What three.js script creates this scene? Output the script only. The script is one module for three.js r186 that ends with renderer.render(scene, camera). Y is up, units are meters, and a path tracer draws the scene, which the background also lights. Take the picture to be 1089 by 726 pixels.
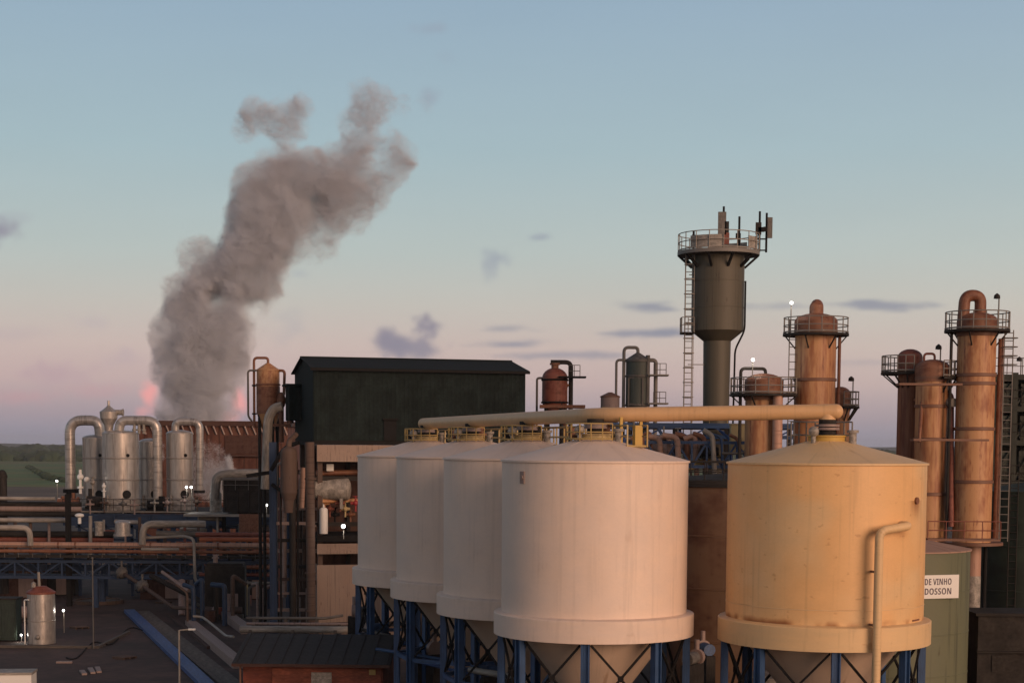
import * as THREE from 'three';
import { mergeGeometries } from 'three/addons/utils/BufferGeometryUtils.js';
import { FontLoader } from 'three/addons/loaders/FontLoader.js';
import { TextGeometry } from 'three/addons/geometries/TextGeometry.js';

// ------------------------------------------------------------------ camera
const F = 1750, CX = 544.5, HORIZON = 475, PITCH = 4.5 * Math.PI / 180, ROLL = 0.35 * Math.PI / 180, EYE = 14;
const PY = HORIZON + F * Math.tan(PITCH);
const scene = new THREE.Scene();
const camera = new THREE.PerspectiveCamera(2 * Math.atan(PY / F) * 180 / Math.PI, 1089 / (2 * PY), 0.5, 20000);
camera.setViewOffset(1089, 2 * PY, 0, 0, 1089, 726);
camera.position.set(0, EYE, 0);
camera.rotation.set(-PITCH, 0, ROLL, 'YXZ');
camera.updateMatrixWorld(true);
camera.updateProjectionMatrix();

const renderer = new THREE.WebGLRenderer();
renderer.toneMapping = THREE.LinearToneMapping;
renderer.toneMappingExposure = 1.12;
renderer.shadowMap.enabled = true;

// ------------------------------------------------------------------ random numbers, noise
function rng(seed) { let a = seed >>> 0; return () => { a = (a + 0x6D2B79F5) | 0; let t = Math.imul(a ^ (a >>> 15), 1 | a); t = (t + Math.imul(t ^ (t >>> 7), 61 | t)) ^ t; return ((t ^ (t >>> 14)) >>> 0) / 4294967296; }; }
const R = rng(20251);
const sstep = (a, b, x) => { const t = Math.min(1, Math.max(0, (x - a) / (b - a))); return t * t * (3 - 2 * t); };
function hash3(x, y, z) { let h = Math.imul(x | 0, 374761393) + Math.imul(y | 0, 668265263) + Math.imul(z | 0, 2147483647 ^ 0x5bd1e995); h = Math.imul(h ^ (h >>> 13), 1274126177); h ^= h >>> 16; return (h >>> 0) / 4294967296; }
function vnoise(x, y, z = 0) {
  const ix = Math.floor(x), iy = Math.floor(y), iz = Math.floor(z); let fx = x - ix, fy = y - iy, fz = z - iz;
  fx = fx * fx * (3 - 2 * fx); fy = fy * fy * (3 - 2 * fy); fz = fz * fz * (3 - 2 * fz);
  const l = (a, b, t) => a + (b - a) * t;
  const p = (k) => l(l(hash3(ix, iy, iz + k), hash3(ix + 1, iy, iz + k), fx), l(hash3(ix, iy + 1, iz + k), hash3(ix + 1, iy + 1, iz + k), fx), fy);
  return l(p(0), p(1), fz);
}
function fbm(x, y, z = 0, n = 4) { let s = 0, a = 0.5, t = 0; for (let i = 0; i < n; i++) { s += a * vnoise(x, y, z); t += a; x = x * 2.03 + 17.1; y = y * 2.03 + 5.3; z = z * 2.03 + 9.7; a *= 0.5; } return s / t; }
const lin = (v) => { v /= 255; return v <= 0.04045 ? v / 12.92 : Math.pow((v + 0.055) / 1.055, 2.4); };

// ------------------------------------------------------------------ sky (air and clouds), opposite a sun that has just gone down
const SUN_AZ = 143 * Math.PI / 180, SUN_EL = 11 * Math.PI / 180;         // from the view axis towards the right; behind the camera, to the right
const sunDir = new THREE.Vector3(Math.sin(SUN_AZ) * Math.cos(SUN_EL), Math.sin(SUN_EL), -Math.cos(SUN_AZ) * Math.cos(SUN_EL));
function makeSky() {
  const W = 4096, H = 2048, data = new Float32Array(W * H * 4);
  // elevation (degrees) -> colour in sRGB, [middle], [towards the dusk side pink]
  const stops = [[-1, 126, 130, 150], [0.1, 134, 138, 156], [1.0, 156, 147, 154], [2.2, 182, 168, 164], [3.4, 188, 178, 170], [4.8, 184, 183, 175], [6.6, 174, 184, 181], [10, 157, 178, 185], [15, 142, 165, 183], [26, 120, 134, 152], [45, 90, 96, 110], [90, 66, 69, 80]];
  const color = (e) => { let k = 0; while (k < stops.length - 2 && e > stops[k + 1][0]) k++; const a = stops[k], b = stops[k + 1], t = Math.min(1, Math.max(0, (e - a[0]) / (b[0] - a[0]))); return [1, 2, 3].map((c) => lin(a[c] + (b[c] - a[c]) * t)); };
  // clouds: x, y, half width, half height, strength, colour (sRGB), lumpiness
  const grey = [128, 132, 148], mauve = [138, 133, 145], pink = [232, 158, 154], dim = [142, 148, 162];
  const clouds = [
    [930, 324, 62, 5.5, 0.75, grey, 0.25], [690, 327, 34, 7, 0.75, grey, 0.3], [690, 355, 68, 6, 0.85, grey, 0.25], [545, 366, 60, 5, 0.7, grey, 0.25], [530, 351, 40, 4, 0.5, grey, 0.3], [615, 379, 85, 5, 0.6, grey, 0.25], [820, 326, 34, 5, 0.5, grey, 0.3], [905, 384, 50, 4, 0.25, grey, 0.3],
    [418, 371, 24, 17, 1.0, mauve, 0.75], [410, 362, 15, 13, 0.9, mauve, 0.75], [453, 350, 17, 15, 1.0, mauve, 0.75], [440, 372, 34, 13, 0.9, mauve, 0.75], [520, 282, 10, 20, 0.5, dim, 0.8], [531, 276, 14, 10, 0.45, dim, 0.8], [572, 256, 12, 4, 0.6, dim, 0.5],
    [455, 42, 24, 8, 0.35, dim, 0.7], [455, 112, 14, 12, 0.4, dim, 0.8], [472, 70, 14, 9, 0.12, dim, 0.8], [4, 252, 22, 16, 0.95, [140, 137, 150], 0.75], [22, 238, 20, 8, 0.2, [150, 146, 160], 0.75], [60, 400, 44, 16, 0.45, [172, 146, 156], 0.8], [25, 425, 50, 10, 0.4, [190, 146, 150], 0.6], [105, 418, 40, 10, 0.35, [188, 146, 150], 0.7], [100, 348, 26, 12, 0.3, [172, 160, 168], 0.8], [20, 360, 34, 10, 0.25, [170, 156, 164], 0.8], [130, 385, 26, 14, 0.25, [165, 150, 162], 0.8], [318, 296, 14, 7, 0.3, dim, 0.8], [310, 350, 24, 26, 0.2, dim, 0.8],
    [161, 426, 11, 18, 0.95, pink, 0.8], [152, 440, 12, 8, 0.5, pink, 0.8], [254, 432, 12, 17, 0.9, pink, 0.8], [246, 447, 16, 8, 0.6, pink, 0.8],
  ];
  for (let row = 0; row < H; row++) {
    const el = ((row + 0.5) / H - 0.5) * Math.PI, e = el * 180 / Math.PI, base = color(Math.max(-1, e)), ce = Math.cos(el), se = Math.sin(el);
    for (let col = 0; col < W; col++) {
      const rd = ((col + 0.5) / W - 0.5) * 2 * Math.PI, x = Math.cos(rd) * ce, z = Math.sin(rd) * ce, o = (row * W + col) * 4;
      const az = Math.atan2(x, -z);
      let c0 = base[0], c1 = base[1], c2 = base[2];
      if (e > -2) {
        // the pink belt lies strongest opposite the sun, and the afterglow lies round the sun
        const cosA = Math.cos(az - SUN_AZ), away = sstep(0.1, -1, cosA), low = Math.exp(-(((e - 2.6) / 2.2) ** 2));
        c0 *= 1 + 0.13 * (away - 0.5) * low; c1 *= 1 - 0.09 * (away - 0.5) * low; c2 *= 1 - 0.05 * (away - 0.5) * low;
        const glow = Math.pow(0.5 + 0.5 * cosA, 2) * Math.exp(-Math.max(0, e) / 15);
        c0 += 0.75 * glow; c1 += 0.32 * glow; c2 += 0.08 * glow;
        if (Math.abs(az) < 0.42 && e < 18 && e > -0.5) {
          const t = Math.tan(az), px = CX + F * t, py = HORIZON - F * Math.tan(el) / Math.cos(az);
          const w = 1 + 0.03 * (fbm(px / 130, py / 28, 3, 3) - 0.5); c0 *= w; c1 *= w; c2 *= w;
          for (const [qx, qy, rx, ry, s, cc, lump] of clouds) {
            const dx = (px - qx) / rx, dy = (py - qy) / ry; let q = dx * dx + dy * dy;
            if (q > 5) continue;
            const n = fbm(px / (lump > 0.5 ? 15 : 34) + qx, py / (lump > 0.5 ? 13 : 5) + qy, 1.7, 5) - 0.5;
            const a = s * sstep(1.15, 0.1, Math.sqrt(q) - n * (lump > 0.5 ? 2.1 * lump : 2.0));
            if (a <= 0) continue;
            c0 += (lin(cc[0]) - c0) * a; c1 += (lin(cc[1]) - c1) * a; c2 += (lin(cc[2]) - c2) * a;
          }
        }
      }
      data[o] = c0; data[o + 1] = c1; data[o + 2] = c2; data[o + 3] = 1;
    }
  }
  const t = new THREE.DataTexture(data, W, H, THREE.RGBAFormat, THREE.FloatType);
  t.mapping = THREE.EquirectangularReflectionMapping; t.magFilter = THREE.LinearFilter; t.minFilter = THREE.LinearFilter; t.needsUpdate = true;
  return t;
}
const skyTex = makeSky();
scene.background = skyTex; scene.environment = skyTex;

const sun = new THREE.DirectionalLight(new THREE.Color().setRGB(1.0, 0.63, 0.42), 2.6);
sun.position.copy(sunDir).multiplyScalar(300).add(new THREE.Vector3(0, 0, -110)); sun.target.position.set(0, 5, -110);
sun.castShadow = true; sun.shadow.radius = 64; sun.shadow.mapSize.set(2048, 2048);
Object.assign(sun.shadow.camera, { left: -120, right: 120, top: 80, bottom: -80, near: 1, far: 700 });
scene.add(sun, sun.target);
scene.fog = new THREE.FogExp2(new THREE.Color().setRGB(0.72, 0.76, 0.86), 0.00007);

// ------------------------------------------------------------------ places: a direction from the viewpoint and a distance give a point of the site
const ray = new THREE.Vector3();
function at(x, y, d) { ray.set((x - CX) / F, -(y - PY) / F, -1).applyQuaternion(camera.quaternion); return ray.clone().multiplyScalar(-d / ray.z).add(camera.position); }
function gnd(x, y) { ray.set((x - CX) / F, -(y - PY) / F, -1).applyQuaternion(camera.quaternion); return ray.clone().multiplyScalar(-EYE / ray.y).add(camera.position); }
const m = (px, d) => px * d / F;
const v3 = (x, y, z) => new THREE.Vector3(x, y, z);
const GRID = Math.atan2(2.83, 8.4);                                   // the plant's own axes are turned by this

// ------------------------------------------------------------------ naming
const taken = {};
function numbered(n) { const k = taken[n] = (taken[n] ?? -1) + 1; return k ? n + '_' + String(k).padStart(3, '0') : n; }
function shade(o) { o.castShadow = o.receiveShadow = true; return o; }
function thing(name, label, category, pos = [0, 0, 0], turn = 0, group) {
  const o = new THREE.Group(); o.name = numbered(name); o.position.set(...(pos.isVector3 ? pos.toArray() : pos)); o.rotation.y = turn; scene.add(o);
  o.userData = { label, category }; if (group) o.userData.group = group; return o;
}
function part(parent, name, geo, mat, label) {
  const o = shade(new THREE.Mesh(Array.isArray(geo) ? join(geo) : geo, mat)); o.name = name; parent.add(o); if (label) o.userData.label = label; return o;
}
function single(name, label, category, geo, mat, pos = [0, 0, 0], turn = 0, group) {
  const o = shade(new THREE.Mesh(Array.isArray(geo) ? join(geo) : geo, mat)); o.name = numbered(name); o.position.set(...(pos.isVector3 ? pos.toArray() : pos)); o.rotation.y = turn; scene.add(o);
  o.userData = { label, category }; if (group) o.userData.group = group; return o;
}
function struct(name, geo, mat, pos) { const o = shade(new THREE.Mesh(Array.isArray(geo) ? join(geo) : geo, mat)); o.name = numbered(name); if (pos) o.position.set(...pos); o.userData = { kind: 'structure' }; scene.add(o); return o; }
function copy(o, label, pos, turn) { const c = o.clone(); c.name = numbered(o.name.replace(/_\d{3}$/, '')); c.userData = { ...o.userData, label }; if (pos) c.position.set(...(pos.isVector3 ? pos.toArray() : pos)); if (turn !== undefined) c.rotation.y = turn; scene.add(c); return c; }

// ------------------------------------------------------------------ shapes
function join(list) { const flat = list.flat(9).map((g) => (g.index ? g.toNonIndexed() : g)); flat.forEach((g) => { for (const k of Object.keys(g.attributes)) if (!['position', 'normal', 'uv'].includes(k)) g.deleteAttribute(k); }); return mergeGeometries(flat); }
function lathe(prof, seg = 48, arc0 = 0, arc = Math.PI * 2) { const pts = []; prof.forEach(([r, y], i) => { pts.push(new THREE.Vector2(Math.max(r, 0.0001), y)); }); const g = sharpLathe(pts, seg, arc0, arc); return g; }
// each band of the profile has its own normals, so that corners stay crisp
function sharpLathe(pts, seg, a0, arc) {
  const pos = [], nor = [], uv = [], idx = []; let total = 0; const len = [0];
  for (let i = 1; i < pts.length; i++) { total += pts[i].distanceTo(pts[i - 1]); len.push(total); }
  for (let i = 0; i < pts.length - 1; i++) {
    const a = pts[i], b = pts[i + 1], dx = b.x - a.x, dy = b.y - a.y, l = Math.hypot(dx, dy) || 1, nr = dy / l, ny = -dx / l, s = pos.length / 3;
    for (let k = 0; k <= seg; k++) {
      const t = a0 + arc * k / seg, c = Math.cos(t), sn = Math.sin(t);
      for (const [p, v] of [[a, len[i]], [b, len[i + 1]]]) { pos.push(p.x * sn, p.y, p.x * c); nor.push(nr * sn, ny, nr * c); uv.push(k / seg, v / total); }
    }
    for (let k = 0; k < seg; k++) { const q = s + 2 * k; idx.push(q, q + 2, q + 1, q + 1, q + 2, q + 3); }
  }
  const g = new THREE.BufferGeometry(); g.setAttribute('position', new THREE.Float32BufferAttribute(pos, 3)); g.setAttribute('normal', new THREE.Float32BufferAttribute(nor, 3)); g.setAttribute('uv', new THREE.Float32BufferAttribute(uv, 2)); g.setIndex(idx); return g;
}
function box(w, h, d, x = 0, y = 0, z = 0) { return new THREE.BoxGeometry(w, h, d).translate(x, y, z); }
function slabBox(w, h, d, x = 0, y0 = 0, z = 0) { return box(w, h, d, x, y0 + h / 2, z); }
function cylY(r, y0, y1, x = 0, z = 0, seg = 16, r2 = r) { return new THREE.CylinderGeometry(r2, r, y1 - y0, seg).translate(x, (y0 + y1) / 2, z); }
function dome(r, h, y0, n = 7) { const p = []; for (let i = 0; i <= n; i++) { const t = i / n * Math.PI / 2; p.push([r * Math.cos(t), y0 + h * Math.sin(t)]); } return p; }
function bar(a, b, w, h = w) {
  const A = v3(...a), B = v3(...b), l = A.distanceTo(B), g = new THREE.BoxGeometry(w, h, l), q = new THREE.Matrix4(), up = Math.abs(B.y - A.y) > 0.99 * l ? v3(0, 0, 1) : v3(0, 1, 0);
  q.lookAt(A, B, up); g.applyMatrix4(q); const c = A.add(B).multiplyScalar(0.5); return g.translate(c.x, c.y, c.z);
}
function rod(a, b, r, seg = 6) { return pipe([a, b], r, 0, seg); }
function pipe(points, r, bend = 0, seg = 12, caps = true) {
  const P = points.map((p) => (p.isVector3 ? p.clone() : v3(...p))), path = [];
  for (let i = 0; i < P.length; i++) {
    if (i === 0 || i === P.length - 1 || !bend) { path.push(P[i]); continue; }
    const a = P[i].clone().sub(P[i - 1]), b = P[i + 1].clone().sub(P[i]), k = Math.min(bend, a.length() * 0.49, b.length() * 0.49); a.normalize(); b.normalize();
    const s = P[i].clone().addScaledVector(a, -k), e = P[i].clone().addScaledVector(b, k);
    for (let j = 0; j <= 7; j++) { const t = j / 7; path.push(s.clone().multiplyScalar((1 - t) ** 2).addScaledVector(P[i], 2 * t * (1 - t)).addScaledVector(e, t * t)); }
  }
  const tan = path.map((p, i) => path[Math.min(path.length - 1, i + 1)].clone().sub(path[Math.max(0, i - 1)]).normalize());
  let nrm = Math.abs(tan[0].y) < 0.9 ? v3(0, 1, 0) : v3(1, 0, 0); nrm.addScaledVector(tan[0], -nrm.dot(tan[0])).normalize();
  const pos = [], nor = [], uv = [], idx = []; let run = 0;
  path.forEach((p, i) => {
    if (i) { run += p.distanceTo(path[i - 1]); nrm.addScaledVector(tan[i], -nrm.dot(tan[i])).normalize(); }
    const bin = tan[i].clone().cross(nrm);
    for (let k = 0; k <= seg; k++) { const t = k / seg * Math.PI * 2, d = nrm.clone().multiplyScalar(Math.cos(t)).addScaledVector(bin, Math.sin(t)); pos.push(p.x + d.x * r, p.y + d.y * r, p.z + d.z * r); nor.push(d.x, d.y, d.z); uv.push(run / 12, k / seg); }
  });
  for (let i = 0; i < path.length - 1; i++) for (let k = 0; k < seg; k++) { const q = i * (seg + 1) + k; idx.push(q, q + 1, q + seg + 1, q + 1, q + seg + 2, q + seg + 1); }
  if (caps) for (const [i, s] of [[0, -1], [path.length - 1, 1]]) {
    const c = pos.length / 3, p = path[i], t = tan[i]; pos.push(p.x, p.y, p.z); nor.push(t.x * s, t.y * s, t.z * s); uv.push(0, 0);
    for (let k = 0; k <= seg; k++) { const q = (i * (seg + 1) + k) * 3; pos.push(pos[q], pos[q + 1], pos[q + 2]); nor.push(t.x * s, t.y * s, t.z * s); uv.push(0, 0); }
    for (let k = 0; k < seg; k++) s > 0 ? idx.push(c, c + 1 + k, c + 2 + k) : idx.push(c, c + 2 + k, c + 1 + k);
  }
  const g = new THREE.BufferGeometry(); g.setAttribute('position', new THREE.Float32BufferAttribute(pos, 3)); g.setAttribute('normal', new THREE.Float32BufferAttribute(nor, 3)); g.setAttribute('uv', new THREE.Float32BufferAttribute(uv, 2)); g.setIndex(idx); return g;
}
function extrude(pts, depth) { const s = new THREE.Shape(pts.map(([x, y]) => new THREE.Vector2(x, y))); return new THREE.ExtrudeGeometry(s, { depth, bevelEnabled: false }); }
function railRing(r, y, h, n, a0 = 0, arc = Math.PI * 2, t = 0.035) {
  const out = [];
  for (let i = 0; i <= n; i++) { if (i === n && arc > 6.28) break; const a = a0 + arc * i / n; out.push(cylY(t, y, y + h, r * Math.sin(a), r * Math.cos(a), 5)); }
  for (const k of [0.5, 1]) { const p = []; for (let i = 0; i <= 24; i++) { const a = a0 + arc * i / 24; p.push([r * Math.sin(a), y + h * k, r * Math.cos(a)]); } out.push(pipe(p, t, 0, 5)); }
  out.push(pipe(Array.from({ length: 25 }, (_, i) => { const a = a0 + arc * i / 24; return [r * Math.sin(a), y + 0.08, r * Math.cos(a)]; }), t * 1.4, 0, 5));
  return join(out);
}
function railLine(a, b, h, step = 1.2, t = 0.03) {
  const A = v3(...a), B = v3(...b), n = Math.max(1, Math.round(A.distanceTo(B) / step)), out = [];
  for (let i = 0; i <= n; i++) { const p = A.clone().lerp(B, i / n); out.push(cylY(t, p.y, p.y + h, p.x, p.z, 5)); }
  for (const k of [0.5, 1]) out.push(rod([A.x, A.y + h * k, A.z], [B.x, B.y + h * k, B.z], t, 5));
  return join(out);
}
function ladderGeo(y0, y1, w, x, z, t = 0.035, step = 0.45) { const o = [cylY(t, y0, y1, x - w / 2, z, 5), cylY(t, y0, y1, x + w / 2, z, 5)]; for (let y = y0 + 0.2; y < y1; y += step) o.push(rod([x - w / 2, y, z], [x + w / 2, y, z], t * 0.7, 4)); return join(o); }

// ------------------------------------------------------------------ textures
function tex(w, h, fn, srgb = true, rx = 1, ry = 1) {
  const d = new Uint8Array(w * h * 4);
  for (let j = 0; j < h; j++) for (let i = 0; i < w; i++) { const c = fn(i / w, j / h, i, j), o = (j * w + i) * 4; if (typeof c === 'number') d[o] = d[o + 1] = d[o + 2] = Math.max(0, Math.min(255, c * 255)); else for (let k = 0; k < 3; k++) d[o + k] = Math.max(0, Math.min(255, c[k] * 255)); d[o + 3] = 255; }
  const t = new THREE.DataTexture(d, w, h, THREE.RGBAFormat); t.magFilter = THREE.LinearFilter; t.minFilter = THREE.LinearMipmapLinearFilter; t.generateMipmaps = true; t.wrapS = t.wrapT = THREE.RepeatWrapping; t.repeat.set(rx, ry);
  if (srgb) t.colorSpace = THREE.SRGBColorSpace; t.needsUpdate = true; return t;
}
// noise that closes on itself in u
const ring = (u, v, fu, fv, s = 0, n = 4) => { const a = u * Math.PI * 2, r = fu / 6.283; return fbm(Math.cos(a) * r + s, v * fv + s * 1.7, Math.sin(a) * r + s * 0.3, n); };
const mixc = (a, b, t) => [a[0] + (b[0] - a[0]) * t, a[1] + (b[1] - a[1]) * t, a[2] + (b[2] - a[2]) * t];
const rough = tex(256, 256, (u, v) => 0.45 + 0.4 * ring(u, v, 24, 24, 4.4), false);
// painted steel shell: mottled paint, vertical dirt runs, rust flecks
function paintTex(seed, dirt, rust, rustC = [0.55, 0.36, 0.24]) {
  return tex(1024, 512, (u, v) => {
    const big = ring(u, v, 7, 2.2, seed), mid = ring(u, v, 40, 12, seed + 3), run = ring(u, v, 190, 1.6, seed + 7, 3), fine = ring(u, v, 300, 160, seed + 2, 2);
    let c = 0.93 + 0.10 * (big - 0.5) + 0.05 * (mid - 0.5) + 0.03 * (fine - 0.5); c -= dirt * 0.22 * sstep(0.55, 0.8, run) * (0.35 + big);
    let col = [c, c * (1 - 0.02 * mid), c * (1 - 0.05 * mid)];
    const rs = rust * sstep(0.66, 0.80, ring(u, v, 60, 9, seed + 11) * 0.75 + 0.25 * run);
    return mixc(col, rustC, Math.min(0.85, rs));
  });
}
const siloTex = paintTex(2.1, 0.2, 0.07), yellowTex = paintTex(8.6, 0.22, 0.2, [0.5, 0.33, 0.2]), tankTex = paintTex(5.2, 0.9, 0.5, [0.4, 0.28, 0.2]);
const yellowShellTex = tex(1024, 512, (u, v) => {
  const big = ring(u, v, 7, 2.2, 8.6), mid = ring(u, v, 40, 12, 11.6), run = ring(u, v, 190, 1.6, 15.6, 3), fine = ring(u, v, 300, 160, 10.6, 2);
  const c = 0.93 + 0.11 * (big - 0.5) + 0.05 * (mid - 0.5) + 0.03 * (fine - 0.5) - 0.05 * sstep(0.55, 0.8, run);
  let col = mixc([c, c * 0.985, c * 0.96], [c, c * 0.93, c * 0.84], sstep(0.4, 0.65, big));
  const foot = sstep(0.05, 0.0, v - 0.045 * (ring(u, v, 34, 8, 2.2) - 0.42)) * sstep(0.40, 0.62, ring(u, v, 26, 3, 5.5));
  const seam = sstep(0.004, 0.001, Math.abs(v - 0.107 - 0.004 * (mid - 0.5))) * sstep(0.42, 0.6, ring(u, v, 22, 1, 9.1));
  const du = (u - 0.1385) * 26, drip = v < 0.775 ? Math.exp(-du * du * 7) * sstep(0.62, 0.775, v) * (0.5 + run) : 0, du2 = (u - 0.1) * 26, hook = v < 0.62 ? Math.exp(-du2 * du2 * 10) * sstep(0.52, 0.62, v) * 0.5 : 0;
  const fleck = 0.35 * sstep(0.74, 0.82, ring(u, v, 90, 40, 3.9, 3));
  return mixc(col, [0.46, 0.30, 0.18], Math.min(0.8, foot * 0.85 + seam * 0.6 + drip * 0.55 + hook + fleck * 0.5));
});
const rustTex = tex(512, 512, (u, v) => {
  const a = ring(u, v, 14, 9, 1.3), b = ring(u, v, 60, 34, 6.1), run = ring(u, v, 110, 2.4, 9.9, 3);
  let c = mixc([0.98, 0.93, 0.86], [0.72, 0.55, 0.46], sstep(0.42, 0.78, a * 0.6 + b * 0.25 + run * 0.2)); c = mixc(c, [0.40, 0.27, 0.22], 0.5 * sstep(0.60, 0.80, b * 0.65 + run * 0.35)); return c;
});
const metalTex = tex(512, 256, (u, v) => { const a = ring(u, v, 30, 10, 3.3), s = ring(u, v, 120, 3, 1.1, 3); const c = 0.86 + 0.22 * (a - 0.5) - 0.16 * sstep(0.5, 0.75, s); return [c, c * 0.985, c * 0.965]; });
const grimeTex = tex(512, 512, (u, v) => { const a = fbm(u * 9, v * 9, 2), b = fbm(u * 40, v * 40, 7), c = 0.72 + 0.4 * (a - 0.4) + 0.3 * (b - 0.5); return [c, c * 0.98, c * 0.95]; });
const bumpTex = tex(256, 256, (u, v) => ring(u, v, 12, 12, 7.7), false);

// ------------------------------------------------------------------ materials (linear base colours)
function M(r, g, b, roughness = 0.7, opt = {}) { const o = new THREE.MeshStandardMaterial({ roughness, metalness: 0, ...opt }); o.color.setRGB(r, g, b); o.side = THREE.DoubleSide; return o; }
function PH(r, g, b, roughness, opt) { const o = new THREE.MeshPhysicalMaterial({ roughness, metalness: 0, ...opt }); o.color.setRGB(r, g, b); o.side = THREE.DoubleSide; return o; }
const MAT = {
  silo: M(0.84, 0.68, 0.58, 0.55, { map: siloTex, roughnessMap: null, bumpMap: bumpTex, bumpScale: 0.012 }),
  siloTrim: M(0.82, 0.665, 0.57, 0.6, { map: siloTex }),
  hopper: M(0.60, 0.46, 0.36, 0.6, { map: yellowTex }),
  yellow: M(0.80, 0.56, 0.305, 0.5, { map: yellowShellTex, bumpMap: bumpTex, bumpScale: 0.012 }),
  yellowTrim: M(0.76, 0.53, 0.285, 0.55, { map: yellowTex }),
  safety: M(0.46, 0.29, 0.06, 0.6), mustard: M(0.36, 0.25, 0.09, 0.7), ochre: M(0.42, 0.32, 0.16, 0.7),
  header: M(0.70, 0.44, 0.225, 0.5, { map: yellowTex }),
  blue: M(0.040, 0.115, 0.30, 0.5, { map: grimeTex }), blueBright: M(0.045, 0.13, 0.42, 0.55, { map: grimeTex }),
  blueShaded: M(0.024, 0.060, 0.150, 0.55, { map: grimeTex }), dark: PH(0.013, 0.012, 0.012, 0.85, { specularIntensity: 0.35 }), darkGrey: PH(0.045, 0.040, 0.038, 0.8, { map: grimeTex, specularIntensity: 0.5 }), umber: PH(0.11, 0.075, 0.062, 0.75, { map: tankTex, specularIntensity: 0.5 }), structGreen: PH(0.060, 0.068, 0.060, 0.75, { map: grimeTex, specularIntensity: 0.5 }), grey: M(0.20, 0.19, 0.185, 0.7, { map: grimeTex }), pale: M(0.46, 0.43, 0.40, 0.6, { map: grimeTex }), white: M(0.72, 0.70, 0.66, 0.5),  // darker blue copy carries the shade of rack, platform and post in its colour
  cladding: PH(0.017, 0.029, 0.030, 0.85, { map: grimeTex, specularIntensity: 0.35 }), claddingRoof: PH(0.014, 0.018, 0.018, 0.85, { map: grimeTex, specularIntensity: 0.35 }),
  tower: M(0.085, 0.075, 0.052, 0.6, { map: tankTex }), towerSteel: M(0.16, 0.145, 0.13, 0.6), 
  copper: M(0.48, 0.285, 0.155, 0.55, { map: rustTex }), copperDark: M(0.22, 0.105, 0.065, 0.6, { map: rustTex }), copperBand: M(0.16, 0.075, 0.045, 0.6), oxide: M(0.22, 0.075, 0.055, 0.6, { map: rustTex }),
  steel: M(0.60, 0.565, 0.545, 0.36, { metalness: 0.5, map: metalTex }), steelPaint: M(0.52, 0.49, 0.47, 0.5, { map: grimeTex }), 
  olive: M(0.135, 0.145, 0.085, 0.6, { map: tankTex }), oliveRoof: M(0.40, 0.25, 0.19, 0.7, { map: tankTex }),
  brown: M(0.13, 0.080, 0.050, 0.65, { map: rustTex }), shed: M(0.115, 0.050, 0.036, 0.75, { map: rustTex }), shedDark: M(0.07, 0.035, 0.028, 0.8, { map: rustTex }),  // brown: a beige tank with its shade put into the base colour
  cream: M(0.29, 0.21, 0.17, 0.7, { map: tankTex }), salmon: M(0.46, 0.27, 0.20, 0.55, { map: tankTex }), orange: M(0.42, 0.13, 0.06, 0.55), mauve: M(0.30, 0.22, 0.20, 0.6, { map: tankTex }),
  brick: M(0.26, 0.070, 0.045, 0.85, { map: grimeTex }), brickLight: M(0.34, 0.10, 0.06, 0.8, { map: grimeTex }), roofDark: M(0.045, 0.045, 0.05, 0.8, { map: grimeTex }),
  concrete: M(0.17, 0.145, 0.13, 0.9, { map: grimeTex }), greenGrey: M(0.07, 0.085, 0.075, 0.6, { map: tankTex }), deepGreen: M(0.03, 0.05, 0.037, 0.6, { map: grimeTex }), red: M(0.28, 0.03, 0.03, 0.5),
  glow: new THREE.MeshStandardMaterial({ color: 0xffffff, emissive: new THREE.Color(1, 0.96, 0.88), emissiveIntensity: 7 }),
};

// ================================================================== THE GROUND AND THE FAR LAND
const groundTex = tex(1024, 1024, (u, v) => { const a = fbm(u * 14, v * 14, 5, 5), b = fbm(u * 90, v * 90, 1, 3), c = 0.66 + 0.55 * (a - 0.45) + 0.25 * (b - 0.5); return [c, c * 0.93, c * 0.90]; });
function sheet(w, d, rep) { const g = new THREE.PlaneGeometry(w, d); g.rotateX(-Math.PI / 2); const uv = g.attributes.uv; for (let i = 0; i < uv.count; i++) uv.setXY(i, uv.getX(i) * w / rep, uv.getY(i) * d / rep); return g; }
struct('ground', sheet(14000, 14000, 60), M(0.075, 0.06, 0.048, 0.95, { map: groundTex }), [0, 0, -5000]);
struct('yard_pavement', sheet(190, 150, 37), M(0.105, 0.062, 0.052, 0.9, { map: groundTex }), [5, 0.004, -135]);
// sugar-cane fields beyond the plant: a strip of dry soil, then green
const fieldTex = tex(1024, 1024, (u, v) => { const a = fbm(u * 6, v * 10, 2, 5), rows = 0.5 + 0.5 * Math.sin(v * 420 + 6 * a), b = fbm(u * 70, v * 70, 8, 3); return mixc([0.62, 0.78, 0.46], [0.80, 0.76, 0.52], sstep(0.46, 0.64, a)).map((c) => c * (0.74 + 0.12 * rows + 0.4 * (b - 0.4))); });
struct('cane_field', sheet(2600, 1250, 500), M(0.21, 0.26, 0.10, 1, { map: fieldTex }), [0, 0.05, -1160]);
struct('fallow_field', sheet(900, 190, 240), M(0.17, 0.13, 0.095, 1, { map: groundTex }), [0, 0.04, -440]);
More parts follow.
